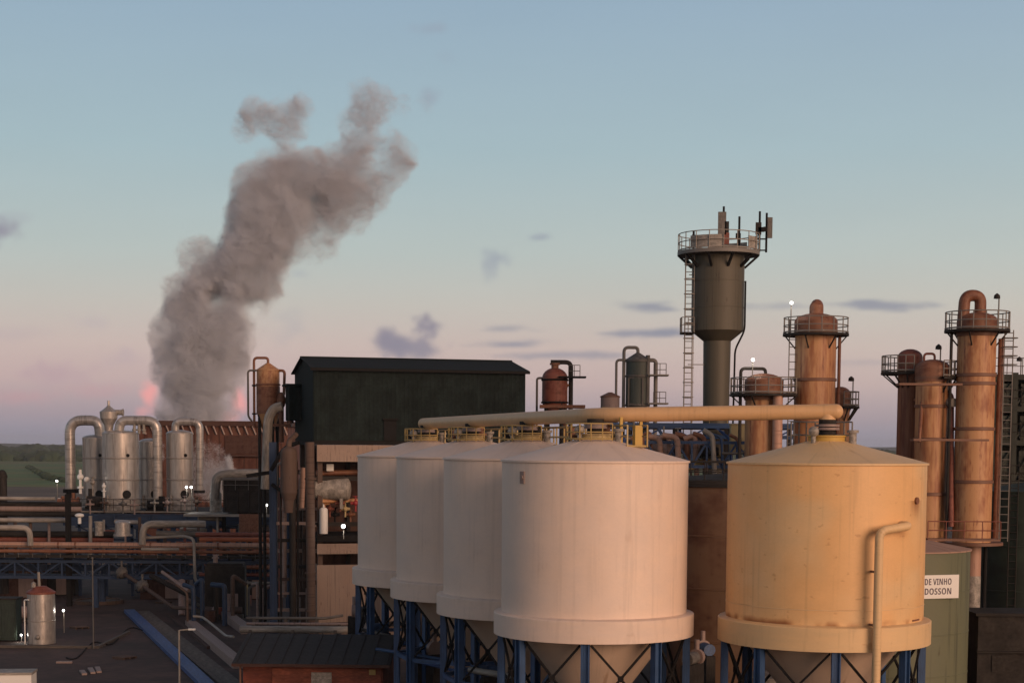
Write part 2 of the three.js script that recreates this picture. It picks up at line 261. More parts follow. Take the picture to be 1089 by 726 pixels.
// low hills along the horizon
function hills(name, d0, d1, amp, base, seed, mat) {
  const nx = 160, nz = 14, pos = [], idx = [], uv = [];
  for (let j = 0; j <= nz; j++) for (let i = 0; i <= nx; i++) {
    const a = (i / nx - 0.5) * 1.3, d = d0 + (d1 - d0) * j / nz, x = Math.tan(a) * d, k = Math.sin(Math.PI * Math.min(1, j / nz));
    pos.push(x, -3 + k * (base + amp * fbm(a * 9 + seed, j * 0.4 + seed, 1, 4) * (1 + 0.5 * sstep(-0.1, 0.35, a))), -d); uv.push(x / 900, d / 900);
    if (i < nx && j < nz) { const q = j * (nx + 1) + i; idx.push(q, q + 1, q + nx + 1, q + 1, q + nx + 2, q + nx + 1); }
  }
  const g = new THREE.BufferGeometry(); g.setAttribute('position', new THREE.Float32BufferAttribute(pos, 3)); g.setAttribute('uv', new THREE.Float32BufferAttribute(uv, 2)); g.setIndex(idx); g.computeVertexNormals(); return struct(name, g, mat);
}
hills('hill', 2300, 4200, 13, 2, 3.3, M(0.035, 0.050, 0.042, 1, { map: fieldTex }));
hills('hill', 4300, 7000, 26, 4, 8.1, M(0.035, 0.050, 0.048, 1, { map: fieldTex }));
function clump(seed) { const g = new THREE.IcosahedronGeometry(1, 2), p = g.attributes.position; for (let i = 0; i < p.count; i++) { const x = p.getX(i), y = p.getY(i), z = p.getZ(i), k = 0.72 + 0.6 * fbm(x * 2.4 + seed, y * 2.4, z * 2.4, 3); p.setXYZ(i, x * k, Math.max(-0.15, y * k), z * k); } g.computeVertexNormals(); return g; }
function woods(name, label, list, mat, seed) {
  const g = clump(seed), im = shade(new THREE.InstancedMesh(g, mat, list.length)), o = new THREE.Object3D(), r = rng(seed * 99);
  list.forEach(([x, z, s], i) => { o.position.set(x, 0, z); o.rotation.y = r() * 6; o.scale.set(s * (0.9 + r() * 0.6), s * (0.75 + 0.5 * r()), s * (0.9 + r() * 0.6)); o.updateMatrix(); im.setMatrixAt(i, o.matrix); im.setColorAt(i, new THREE.Color().setScalar(0.75 + 0.5 * r())); });
  im.name = numbered(name); im.userData = { label, category: 'woods', kind: 'stuff' }; scene.add(im);
}
{
  const r = rng(77), far = [], mid = [], hedge = [];
  for (let i = 0; i < 2600; i++) { const a = (r() - 0.5) * 1.0, d = 1750 + 700 * r(); if (fbm(a * 14 + 4, d / 260, 2, 3) < 0.45) continue; far.push([Math.tan(a) * d, -d, 7 + 6 * r()]); }
  for (let i = 0; i < 900; i++) { const a = -0.36 + 0.16 * r() + (r() < 0.4 ? 0.5 : 0), d = 1330 + 130 * r(); if (fbm(a * 26 + 2, 4, 2, 3) < 0.42) continue; mid.push([Math.tan(a) * d, -d, 4 + 3 * r()]); }
  for (let i = 0; i < 90; i++) { const t = i / 89, p = gnd(30 + 36 * t, 497 + 15 * t + 3 * Math.sin(t * 3)); hedge.push([p.x + r() * 2, p.z + r() * 3, 1.1 + 0.6 * r()]); }
  woods('distant_woods', 'dark woods in a hazy band along the horizon', far, M(0.035, 0.052, 0.032, 1), 3);
  woods('tree_belt', 'dark tree belt at the far edge of the green field', mid, M(0.032, 0.050, 0.028, 1), 5);
  woods('field_hedge', 'thin dark hedge running across the green field', hedge, M(0.035, 0.055, 0.028, 1), 8);
}

// ================================================================== THE FOUR CREAM SILOS AND THE YELLOW ONE
function silo(label, x, z, r, yRim, rise, yRing, hRing, mats, ph, group) {
  const t = thing('hopper_silo', label, 'silo', [x, 0, z], 0, group), rr = r + 0.32, yB = yRing - hRing;
  part(t, 'shell', lathe([[r, yRing - 0.02], [r, yRim]], 96), mats.shell);
  const roof = part(t, 'roof', lathe([[r - 0.02, yRim - 0.06], [r + 0.07, yRim - 0.05], [r + 0.07, yRim + 0.03], [0.62, yRim + rise], [0.001, yRim + rise + 0.05]], 96), mats.trim);
  for (let k = 0; k < 12; k++) { const a = ph + k * Math.PI / 6; part(roof, 'roof_seam', bar([0.7 * Math.sin(a), yRim + rise - 0.025, 0.7 * Math.cos(a)], [(r - 0.03) * Math.sin(a), yRim + 0.035, (r - 0.03) * Math.cos(a)], 0.03, 0.025), mats.trim); }
  part(t, 'ring_girder', lathe([[r - 0.3, yB], [rr, yB], [rr, yRing - 0.03], [rr - 0.03, yRing], [r - 0.02, yRing + 0.06]], 96), mats.trim);
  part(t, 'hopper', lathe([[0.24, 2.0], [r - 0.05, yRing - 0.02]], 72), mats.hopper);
  part(t, 'outlet', [cylY(0.24, 1.2, 2.05), cylY(0.42, 1.95, 2.05), cylY(0.42, 1.15, 1.25)], MAT.darkGrey);
  const legR = r + 0.02, n = 8, P = (k) => { const a = ph + k * Math.PI * 2 / n; return [legR * Math.sin(a), legR * Math.cos(a), a]; };
  for (let k = 0; k < n; k++) {
    const [lx, lz, a] = P(k), leg = part(t, 'leg', [box(0.30, yB - 0.15, 0.05, 0, (yB + 0.15) / 2, 0.15), box(0.30, yB - 0.15, 0.05, 0, (yB + 0.15) / 2, -0.15), box(0.05, yB - 0.15, 0.26, 0, (yB + 0.15) / 2, 0)], MAT.blue);
    leg.position.set(lx, 0, lz); leg.rotation.y = a + Math.PI / 2;
    const foot = part(leg, 'base_plate', slabBox(0.6, 0.15, 0.6), MAT.concrete);
    const [mx, mz] = P(k + 1), q = (f, y) => [lx + (mx - lx) * f, y, lz + (mz - lz) * f];
    part(t, 'brace', bar(q(0.08, yB - 0.1), q(0.92, yB - 2.9), 0.09, 0.09), MAT.dark);
    part(t, 'brace', bar(q(0.92, yB - 0.1), q(0.08, yB - 2.9), 0.085, 0.085), MAT.dark);
    part(t, 'gusset', [box(0.24, 0.24, 0.12, (lx + mx) / 2, yB - 1.5, (lz + mz) / 2)], MAT.dark);
    part(t, 'tie_beam', bar(q(0.05, yB - 3.1), q(0.95, yB - 3.1), 0.16, 0.2), MAT.blue);
  }
  // roof hatch collar and the neck up to the header pipe
  part(t, 'collar', [cylY(0.78, yRim + rise - 0.14, yRim + rise + 0.20, 0, 0, 28), cylY(0.84, yRim + rise + 0.14, yRim + rise + 0.20, 0, 0, 28)], mats.collar);
  part(t, 'neck', cylY(0.36, yRim + rise + 0.1, 15.2, 0, 0, 20), MAT.darkGrey);
  part(t, 'flange', [cylY(0.50, yRim + rise + 0.42, yRim + rise + 0.52, 0, 0, 20), cylY(0.50, yRim + rise + 0.56, yRim + rise + 0.66, 0, 0, 20)], MAT.mauve);
  part(t, 'roof_valve', [cylY(0.16, yRim + rise * 0.7, yRim + rise + 0.42, 0.95, 0.55, 12), cylY(0.24, yRim + rise + 0.3, yRim + rise + 0.42, 0.95, 0.55, 14)], MAT.pale);
  part(t, 'relief_valve', [new THREE.SphereGeometry(0.22, 12, 8).translate(-0.7, yRim + rise + 0.35, 0.75), cylY(0.1, yRim + rise * 0.6, yRim + rise + 0.3, -0.7, 0.75, 8)], MAT.pale);
  return t;
}
const RIM = 13.42, RISE = 0.95, RING = 7.02;
const creamMats = { shell: MAT.silo, trim: MAT.siloTrim, hopper: MAT.hopper, collar: MAT.ochre };
const rowP = (k) => [3.5 - 2.83 * k, -70 - 8.4 * k];
const siloLabels = ['cream hopper silo, largest and nearest of the four pinkish silos, beside the yellow silo', 'cream hopper silo directly behind the nearest pinkish silo in the row', 'third cream hopper silo of the row, second from its far end', 'cream hopper silo at the far end of the row, below the dark green shed'];
for (let k = 0; k < 4; k++) { const [x, z] = rowP(k); silo(siloLabels[k], x, z, 3.95, RIM, RISE, RING, 0.92, creamMats, -0.13 + 0.02 * k, 'row of cream hopper silos'); }
{ const f = scene.getObjectByName('hopper_silo'), a = -0.90; const pl = part(f, 'smudge_plate', [box(0.26, 0.5, 0.06), new THREE.CylinderGeometry(0.09, 0.09, 0.14, 12).rotateX(1.571)], MAT.mauve); pl.position.set(3.96 * Math.sin(a), 12.75, 3.96 * Math.cos(a)); pl.rotation.y = a; }  // plate and stub stand in for a dark smudge on the shell
const YP = at(878, 560, 68.5);
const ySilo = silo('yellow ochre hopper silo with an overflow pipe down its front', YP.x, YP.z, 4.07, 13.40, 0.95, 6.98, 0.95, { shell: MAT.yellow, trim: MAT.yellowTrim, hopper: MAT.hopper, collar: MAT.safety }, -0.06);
{
  const r = 4.07;
  part(ySilo, 'weld_band', lathe([[r - 0.01, 7.62], [r + 0.012, 7.63], [r + 0.012, 7.66], [r - 0.01, 7.67]], 96), MAT.yellowTrim);
  const a = 0.27, sx = Math.sin(a), cz = Math.cos(a);             // overflow pipe, standing off the shell
  const o = part(ySilo, 'overflow_pipe', pipe([[(r - 0.1) * Math.sin(0.62), 11.0, (r - 0.1) * Math.cos(0.62)], [(r + 0.55) * Math.sin(0.60), 11.0, (r + 0.55) * Math.cos(0.60)], [(r + 0.62) * sx, 10.82, (r + 0.62) * cz], [(r + 0.62) * sx, 0.2, (r + 0.62) * cz]], 0.17, 0.35, 16), MAT.yellowTrim);
  for (const y of [7.1, 9.2]) part(o, 'pipe_bracket', bar([(r - 0.02) * sx, y, (r - 0.02) * cz], [(r + 0.6) * sx, y, (r + 0.6) * cz], 0.10, 0.08), MAT.copperBand);
  part(ySilo, 'nozzle', pipe([[(r - 0.05) * Math.sin(0.87), 11.95, (r - 0.05) * Math.cos(0.87)], [(r + 0.08) * Math.sin(0.87), 11.95, (r + 0.08) * Math.cos(0.87)]], 0.14, 0, 14), MAT.copperDark);
  part(ySilo, 'hatch_frame', [box(0.62, 0.06, 0.05, 0, 7.25, 0)], MAT.copperDark).position.set((r + 0.01) * Math.sin(0.93), -0.12, (r + 0.01) * Math.cos(0.93));
  ySilo.children[ySilo.children.length - 1].rotation.y = 0.93;
  part(ySilo, 'roof_railing', [railRing(1.5, 13.4 + 0.62, 1.1, 8, 2.2, 2.2)], MAT.towerSteel);
}
// header pipe over the silos
{
  const t = thing('header_pipe', 'long ochre header pipe lying across the silo tops', 'pipe', [0, 0, 0]), Y = 15.36;
  const a = rowP(3), b = rowP(0), dir = v3(a[0] - b[0], 0, a[1] - b[1]).normalize(), e = at(889, 437.5, 68.4);
  part(t, 'tube', pipe([[a[0] + dir.x * 0.7, Y - 0.05, a[1] + dir.z * 0.7], [b[0], Y, b[1]], [e.x, e.y, e.z]], 0.31, 1.6, 24), MAT.header);
  part(t, 'end_cap', new THREE.SphereGeometry(0.312, 20, 14).translate(e.x, e.y, e.z), MAT.header);
  part(t, 'drop_leg', pipe([[YP.x, e.y - 0.1, YP.z], [YP.x, 14.6, YP.z]], 0.34, 0, 20), MAT.header);
  for (let k = 0; k < 4; k++) { const [x, z] = rowP(k); part(t, 'branch_flange', [cylY(0.34, Y - 0.42, Y - 0.2, x, z, 18), cylY(0.46, Y - 0.47, Y - 0.40, x, z, 18)], MAT.pale); }
}
// walkway behind the apexes with ochre railings
{
  const t = thing('silo_walkway', 'narrow ochre walkway with handrails along the cream silo tops', 'walkway', [rowP(0)[0], 0, rowP(0)[1]], GRID), L = 28.5, y = 14.02, x0 = 1.25, w = 0.9;
  part(t, 'deck', slabBox(w, 0.08, L, x0, y, -L / 2 + 1.6), MAT.mustard);
  for (const s of [-1, 1]) {
    for (let i = 0; i <= 20; i++) part(t, 'post', box(0.06, 0.9, 0.06, x0 + s * w / 2, y + 0.45, 1.6 - i * L / 20), s > 0 ? MAT.mustard : MAT.ochre);
    for (const h of [0.45, 0.9]) part(t, 'handrail', rod([x0 + s * w / 2, y + h, 1.6], [x0 + s * w / 2, y + h, 1.6 - L], 0.035, 6), MAT.ochre);
  }
  for (let i = 0; i < 12; i++) part(t, 'support', bar([x0, y, 1 - i * 2.45], [x0, y - 0.55, 1 - i * 2.45], 0.1), MAT.mustard);
  for (let k = 0; k < 4; k++) { const z = -k * 8.86; part(t, 'safety_cage', [railRing(1.15, y + 0.25, 0.72, 7, -2.6, 3.0, 0.03)], MAT.mustard).position.set(-0.1, 0, z); part(t, 'gearbox', [box(0.5, 0.34, 0.5, 0.7, y + 0.52, z - 0.5), cylY(0.17, y + 0.6, y + 1.0, 0.7, z - 0.5, 12), box(0.3, 0.5, 0.3, -0.75, y + 0.55, z - 0.6)], k % 2 ? MAT.darkGrey : MAT.copperDark); part(t, 'crossover', slabBox(1.2, 0.06, 0.7, 0.5, y + 0.02, z), MAT.mustard); }
  const side = 1.62; // stair bars near the front silo
  part(t, 'gate_frame', [bar([x0 + 0.45, y, 0.9], [x0 + 0.45, y + 1.25, 0.9], 0.12), bar([x0 - 0.45, y, 0.9], [x0 - 0.45, y + 1.25, 0.9], 0.12), box(0.3, 0.9, 0.3, x0 + 0.1, y + 0.45, 1.35)], MAT.safety);
}

// ================================================================== BIG TANKS BEHIND THE SILOS
{
  const c = at(772, 560, 96), t = thing('storage_tank', 'storage tank coloured brown for its shade, in the gap between cream and yellow silos', 'tank', [c.x + 0.4, 0, c.z]), r = 4.3, h = 12.1;
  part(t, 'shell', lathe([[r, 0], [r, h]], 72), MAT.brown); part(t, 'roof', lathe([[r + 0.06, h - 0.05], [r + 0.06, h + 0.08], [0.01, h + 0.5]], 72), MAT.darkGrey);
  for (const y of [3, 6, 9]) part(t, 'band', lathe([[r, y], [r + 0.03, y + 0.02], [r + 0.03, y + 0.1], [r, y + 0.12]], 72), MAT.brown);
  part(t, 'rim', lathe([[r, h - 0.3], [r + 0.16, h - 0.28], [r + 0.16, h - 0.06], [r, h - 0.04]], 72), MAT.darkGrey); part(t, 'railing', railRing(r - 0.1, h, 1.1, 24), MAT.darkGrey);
}
const OT = at(947, 640, 89);
{
  const r = m(81.5, 89), h = at(1000, 583, 89).y, t = thing('wine_tank', 'olive green tank with white lettered board behind the yellow silo', 'tank', [OT.x, 0, OT.z]);
  part(t, 'shell', lathe([[r, 0], [r, h]], 80), MAT.olive); part(t, 'roof', lathe([[r - 0.02, h - 0.05], [r + 0.07, h - 0.04], [r + 0.07, h + 0.03], [0.3, h + 0.75], [0.01, h + 0.76]], 80), MAT.oliveRoof);
  for (const y of [2.1, 4.3, 6.5]) part(t, 'band', lathe([[r, y], [r + 0.02, y + 0.01], [r + 0.02, y + 0.05], [r, y + 0.06]], 80), MAT.olive);
  part(t, 'roof_vent', [cylY(0.25, h + 0.6, h + 1.2, 0, 0, 14), cylY(0.35, h + 1.2, h + 1.28, 0, 0, 14)], MAT.oliveRoof);
  const ang = 0.32, sg = thing('sign_board', 'white board lettered DE VINHO DOSSON on the olive tank', 'sign', [OT.x + (r + 0.12) * Math.sin(ang), at(996, 624, 89 - r).y, OT.z + (r + 0.12) * Math.cos(ang)], ang);
  part(sg, 'panel', box(2.9, 1.22, 0.05), MAT.white);
  for (const s of [-1, 1]) part(sg, 'bracket', box(0.08, 0.9, 0.2, s * 0.6, 0, -0.09), MAT.dark);
  const font = await new FontLoader().loadAsync('fonts/droid/droid_sans_bold.typeface.json');
  const ink = M(0.13, 0.11, 0.13, 0.8);
  for (const [txt, size, x, y] of [['DE VINHO', 0.33, -0.62, 0.10], ['DOSSON', 0.33, -0.62, -0.40]]) { const g = new TextGeometry(txt, { font, size, depth: 0.008, curveSegments: 4 }); g.computeBoundingBox(); const w = g.boundingBox.max.x; g.scale(1.62 / Math.max(w, 1.62), 1, 1); part(sg, 'lettering', g.translate(x, y, 0.026), ink); }
}

// ================================================================== COLUMNS WITH PLATFORMS
function platform(t, r, rIn, y, h = 1.1, n = 14, a0 = 0, arc = Math.PI * 2, mat = MAT.darkGrey, rmat = MAT.towerSteel) {
  const p = part(t, 'platform', lathe([[rIn, y - 0.14], [r, y - 0.14], [r, y], [rIn, y], [rIn, y - 0.14]], 36, a0, arc), mat);
  part(p, 'railing', railRing(r - 0.05, y, h, n, a0, arc), rmat);
  for (let i = 0; i < 6; i++) { const a = a0 + arc * (i + 0.5) / 6; part(p, 'bracket', bar([rIn * Math.sin(a), y - 0.9, rIn * Math.cos(a)], [(r - 0.1) * Math.sin(a), y - 0.12, (r - 0.1) * Math.cos(a)], 0.07), mat); }
  return p;
}
function column(label, xMid, yMid, d, rPx, yTopPx, o) {
  const c = at(xMid, yMid, d), r = m(rPx, d), top = at(xMid, yTopPx, d).y, t = thing('distillation_column', label, 'column', [c.x, 0, c.z], 0, o.group);
  const y0 = o.base ?? 0;
  part(t, 'shell', lathe([[r, y0], [r, top - 0.5]], 40), o.mat ?? MAT.copper);
  part(t, 'head', lathe([[r + 0.06, top - 1.3], [r + 0.06, top - 0.5], ...dome(r + 0.06, 0.5, top - 0.5, 6)], 40), o.head ?? MAT.copperDark);
  for (const b of o.bands ?? []) { const y = at(xMid, b, d).y; part(t, 'band', lathe([[r, y - 0.10], [r + 0.07, y - 0.08], [r + 0.07, y + 0.08], [r, y + 0.10]], 40), MAT.copperBand); }
  return { t, r, top, c, y: (py) => at(xMid, py, d).y };
}
const colGroup = 'copper brown distillation columns';
{
  const k = column('tall copper brown column beside the water tower, rising behind the yellow silo', 867, 400, 101, 21.5, 333, { bands: [404, 352], group: colGroup });
  platform(k.t, k.r + 0.75, k.r, k.y(355), 0.95, 16);
  part(k.t, 'vapour_bend', pipe([[0, k.top - 0.1, 0], [0, k.top + 0.5, 0], [0.25, k.top + 0.55, -0.9], [0.3, k.top - 1, -1.3]], 0.36, 0.5, 16), MAT.copperDark);
  part(k.t, 'top_nozzle', lathe([[0.42, k.top - 0.2], [0.42, k.top + 0.35], ...dome(0.42, 0.4, k.top + 0.35, 5)], 20), MAT.copperDark);
  part(k.t, 'side_pipe', pipe([[k.r + 0.18, k.y(356), 0.2], [k.r + 0.18, 2, 0.2]], 0.10, 0, 10), MAT.copperDark);
  part(k.t, 'ladder', ladderGeo(6, k.y(355), 0.5, -k.r - 0.15, 0.2), MAT.towerSteel);
  // a shorter reboiler on its right with platform
  const j = column('low copper drum with a small platform at the tall column\'s side', 894, 425, 104, 10, 411, { bands: [], group: colGroup });
  platform(j.t, j.r + 0.6, j.r, j.y(432), 0.9, 8, 0, 3.1);
  const g = column('short copper brown column with pipe loop, between water tower and tall column', 812, 430, 100, 19, 397, { bands: [424, 445], group: colGroup });
  platform(g.t, g.r + 0.95, g.r, g.y(419), 0.95, 16);
  part(g.t, 'pipe_loop', pipe([[0.1, g.top - 0.2, 0], [0.1, g.y(392), 0], [-g.r - 0.35, g.y(392), 0.3], [-g.r - 0.35, 6, 0.3]], 0.10, 0.3, 10), MAT.darkGrey);
  part(g.t, 'downpipe', pipe([[g.r * 0.6, g.y(420), g.r + 0.35], [g.r * 0.6, g.y(480), g.r + 0.35]], 0.30, 0, 14), MAT.salmon);
  const a = column('slim oxide red column, outermost of the three at the field side', 966, 470, 98, 12, 371, { mat: MAT.copperDark, head: MAT.oxide, bands: [388], group: colGroup });
  platform(a.t, a.r + 1.0, a.r, a.y(396), 0.95, 10, 3.2, 3.0);
  const b = column('copper brown column of middle height between the slim red and tall ones', 990, 480, 96, 17, 382, { bands: [402, 432, 467, 525], group: colGroup });
  platform(b.t, b.r + 0.55, b.r, b.y(401), 0.9, 12, 0.2, 3.2);
  part(b.t, 'pipe_loop', pipe([[0.1, b.top - 0.1, 0], [0.1, b.y(376), 0], [-b.r * 0.55, b.y(376), 0], [-b.r * 0.55, b.top - 0.2, 0]], 0.07, 0.2, 8), MAT.oxide);
  const c = column('tallest copper brown column with a hooked vapour bend on top', 1036, 480, 95, 20, 332, { bands: [356, 399, 408, 456, 512], group: colGroup, base: at(1036, 580, 95).y });
  platform(c.t, c.r + 0.75, c.r, c.y(351), 1.0, 16);
  part(c.t, 'vapour_bend', pipe([[0.15, c.top - 0.1, 0], [0.15, c.top + 0.95, 0], [-0.75, c.top + 0.95, 0], [-0.85, c.top - 1.2, 0]], 0.33, 0.85, 16), MAT.copperDark);
  part(c.t, 'lower_platform', lathe([[c.r, c.y(579)], [c.r + 0.7, c.y(579)], [c.r + 0.7, c.y(576)], [c.r, c.y(576)]], 32), MAT.copperBand);
  part(c.t, 'skirt', lathe([[m(8, 95), at(1038, 658, 95).y], [m(8, 95), c.y(580)]], 24), MAT.salmon).position.x = 0.15; part(c.t, 'skirt_tip', lathe([[m(8.3, 95), at(1038, 658, 95).y], [m(8.3, 95), at(1038, 612, 95).y]], 24), MAT.pale).position.x = 0.15;
  part(c.t, 'stand', [cylY(0.3, 0, at(1038, 657, 95).y, 0, 0, 16), cylY(0.12, 0, c.y(580), c.r - 0.1, -0.5, 8), cylY(0.12, 0, c.y(580), -c.r + 0.1, -0.5, 8)], MAT.dark);
  part(c.t, 'side_pipe', pipe([[c.r + 0.28, c.y(360), 0.1], [c.r + 0.28, c.y(575), 0.1]], 0.16, 0, 10), MAT.copperDark);
  part(c.t, 'side_pipe', pipe([[-c.r - 0.42, c.y(352), 0.2], [-c.r - 0.42, c.y(575), 0.2]], 0.09, 0, 10), MAT.darkGrey);
  const cage = part(c.t, 'ladder', ladderGeo(c.y(575), c.y(351), 0.5, c.r + 0.65, 0.35), MAT.towerSteel);
  for (let y = c.y(388); y < c.y(352); y += 0.5) part(cage, 'cage_hoop', new THREE.TorusGeometry(0.42, 0.025, 5, 14).rotateX(Math.PI / 2).translate(c.r + 0.65, y, 0.6), MAT.towerSteel);
  // shared walkways between the columns
  for (const [py, x0, x1, d, lab] of [[408, 955, 1022, 95, 'thin upper catwalk joining the three right copper columns'], [467, 970, 1050, 94, 'middle catwalk joining the three right copper columns'], [573, 985, 1062, 93, 'lower railed catwalk across the foot of the copper columns']]) {
    const p = at(x0, py, d - 1.6), q = at(x1, py, d - 1.6), w = thing('catwalk', lab, 'catwalk', [0, 0, 0], 0, 'catwalks on the copper columns');
    part(w, 'deck', slabBox(q.x - p.x, 0.12, 0.9, (p.x + q.x) / 2, (p.y + q.y) / 2 - 0.1, p.z), MAT.copperBand); if (py > 500) part(w, 'railing', railLine([p.x, p.y, p.z + 0.4], [q.x, p.y, q.z + 0.4], 1.0, 1.0), MAT.oxide);
  }
  // interconnecting pipes
  const L = (n, pts, r, mat, lab, bend = 0.4) => single('vapour_pipe', lab, 'pipe', pipe(pts, r, bend, 12), mat, [0, 0, 0], 0, 'pipes between the columns');
  L('', [at(972, 425, 97.6), at(981, 425, 95.5), at(978, 470, 95)], 0.10, MAT.copperDark, 'short red pipe linking the slim column to its neighbour');
  L('', [at(1000, 418, 96), at(1012, 418, 95.5), at(1012, 560, 94.6)], 0.16, MAT.oxide, 'dark red pipe running down between the two larger copper columns');
  L('', [at(1003, 428, 96), at(1015, 428, 95)], 0.26, MAT.pale, 'short pale pipe bridging the two larger copper columns');
}

// ================================================================== WATER TOWER
{
  const d = 120, c = at(763, 350, d), t = thing('water_tower', 'dark olive water tower with slim stem and antenna platform', 'tower', [c.x, 0, c.z]);
  const Y = (p) => at(763, p, d).y, r = m(27.5, d), rs = m(14.5, d);
  part(t, 'stem', lathe([[m(11.5, d), 0], [rs, Y(362)]], 40), MAT.tower);
  part(t, 'tank', lathe([[rs - 0.01, Y(363)], [r, Y(352)], [r, Y(270)]], 56), MAT.tower);
  part(t, 'tank_top', lathe([[r, Y(271)], [r - 0.02, Y(268)], [0.01, Y(266)]], 56), MAT.tower);
  for (const p of [300, 328]) part(t, 'weld_band', lathe([[r, Y(p)], [r + 0.015, Y(p) + 0.01], [r + 0.015, Y(p) + 0.05], [r, Y(p) + 0.06]], 56), MAT.tower);
  const pr = m(43, d), pl = part(t, 'platform', lathe([[r - 0.05, Y(272)], [pr, Y(272)], [pr, Y(268)], [r - 0.05, Y(268)]], 40), MAT.towerSteel);
  part(pl, 'railing', railRing(pr - 0.05, Y(268), m(18, d), 18), MAT.pale);
  for (const [a0, n] of [[-0.9, 0.9], [2.2, 1.1], [0.7, 0.5]]) part(pl, 'mesh_panel', lathe([[pr - 0.12, Y(266)], [pr - 0.12, Y(254)]], 14, a0, n), MAT.pale);
  for (let i = 0; i < 10; i++) { const a = i * Math.PI / 5 + 0.25; part(pl, 'bracket', bar([r * Math.sin(a), Y(285), r * Math.cos(a)], [(pr - 0.1) * Math.sin(a), Y(272), (pr - 0.1) * Math.cos(a)], 0.16), MAT.dark); }
  const lx = -m(31, d), lad = part(t, 'ladder', ladderGeo(0.3, Y(270), 0.55, lx, 0.4, 0.04), MAT.pale);
  for (let y = 4; y < Y(270); y += 1.05) part(lad, 'cage_hoop', new THREE.TorusGeometry(0.38, 0.03, 5, 14).rotateX(Math.PI / 2).translate(lx, y, 0.7), MAT.pale);
  for (const s of [-0.3, 0.3]) part(lad, 'cage_bar', cylY(0.025, 3.5, Y(270), lx + s, 0.95, 5), MAT.pale);
  for (let y = 4; y < Y(280); y += 3.2) part(lad, 'standoff', bar([lx, y, 0.4], [y > Y(355) ? -r * 0.95 : -rs * 0.9, y, 0.3], 0.06), MAT.towerSteel);
  const ld = part(t, 'landing', slabBox(0.95, 0.12, 1.2, lx - 0.1, Y(356), 0.5), MAT.dark); part(ld, 'railing', [railLine([lx - 0.55, Y(355), -0.1], [lx - 0.55, Y(355), 1.1], 1.1, 0.6), railLine([lx - 0.55, Y(355), 1.1], [lx + 0.35, Y(355), 1.1], 1.1, 0.5)], MAT.towerSteel);
  part(t, 'downpipe', pipe([[rs + 0.85, Y(300), 1.0], [rs + 0.85, Y(352), 1.0], [rs + 0.25, Y(372), 0.5], [rs + 0.02, 1, 0.4]], 0.07, 0.4, 8), MAT.dark);
  // antennas on the platform: things of their own
  const P = (px) => at(px, 268, d).x - c.x;
  const antenna = (px, z, poleTop, panels, lab) => { const o = thing('antenna', lab, 'antenna', [c.x + P(px), Y(268), c.z + z], 0, 'antennas on the water tower'); if (px > 800) for (const h of [0.15, 0.95]) part(o, 'outrigger', bar([0, h, 0], [P(796) - P(px), h, 0], 0.09), MAT.dark); part(o, 'mast', cylY(0.08, 0, Y(poleTop) - Y(268), 0, 0, 8), MAT.dark); for (const [x, y0, y1, w, mt] of panels) part(o, 'panel', box(w * 1.35, Y(y0) - Y(y1), 0.16, x, (Y(y0) + Y(y1)) / 2 - Y(268), 0.12), mt); return o; };
  antenna(767, 1.2, 222, [[-0.12, 228, 252, 0.42, MAT.grey], [0.22, 238, 250, 0.22, MAT.darkGrey], [0.2, 250, 262, 0.3, MAT.oxide]], 'tall grey panel antenna at the middle of the tower platform');
  antenna(784, 1.0, 232, [[-0.08, 250, 256, 0.26, MAT.dark]], 'thin whip antenna with a small dark box on the tower');
  antenna(807, 0.3, 225, [[-0.1, 237, 250, 0.3, MAT.darkGrey], [0.1, 242, 247, 0.34, MAT.dark]], 'paired mast antenna at the tower platform edge');
  antenna(815, 0.0, 226, [[0.22, 231, 253, 0.26, MAT.grey], [-0.1, 241, 246, 0.2, MAT.dark]], 'outermost mast with a long grey panel, overhanging the tower');
  antenna(736, 1.0, 248, [[0, 252, 258, 0.2, MAT.dark]], 'small stub antenna above the tower ladder');
}

// ================================================================== VESSELS BEHIND THE HEADER PIPE
function pan(label, xm, d, rPx, yTop, yNeck, yBot, mat, conical, o = {}) {
  const c = at(xm, 420, d), Y = (p) => at(xm, p, d).y, r = m(rPx, d), t = thing('process_vessel', label, 'vessel', [c.x, 0, c.z], 0, 'pipe-looped process vessels');
  part(t, 'shell', lathe([[r * 0.55, Y(yBot) - 1.2], [r, Y(yBot)], [r, Y(yNeck)]], 36), mat);
  part(t, 'head', lathe(conical ? [[r + 0.05, Y(yNeck) - 0.03], [r + 0.05, Y(yNeck) + 0.05], [0.14, Y(yTop)], [0.01, Y(yTop)]] : [[r, Y(yNeck)], ...dome(r, Y(yTop) - Y(yNeck), Y(yNeck), 7)], 36), o.head ?? mat);
  for (const b of o.bands ?? []) part(t, 'band', lathe([[r, Y(b) - 0.08], [r + 0.07, Y(b) - 0.06], [r + 0.07, Y(b) + 0.06], [r, Y(b) + 0.08]], 36), o.band ?? MAT.dark);
  part(t, 'support', [0, 1, 2, 3].map((i) => cylY(0.13, 0, Y(yBot) + 0.2, r * 0.85 * Math.sin(i * 1.571 + 0.6), r * 0.85 * Math.cos(i * 1.571 + 0.6), 8)), MAT.darkGrey);
  return { t, r, Y, X: (px) => at(px, 420, d).x - c.x };
}
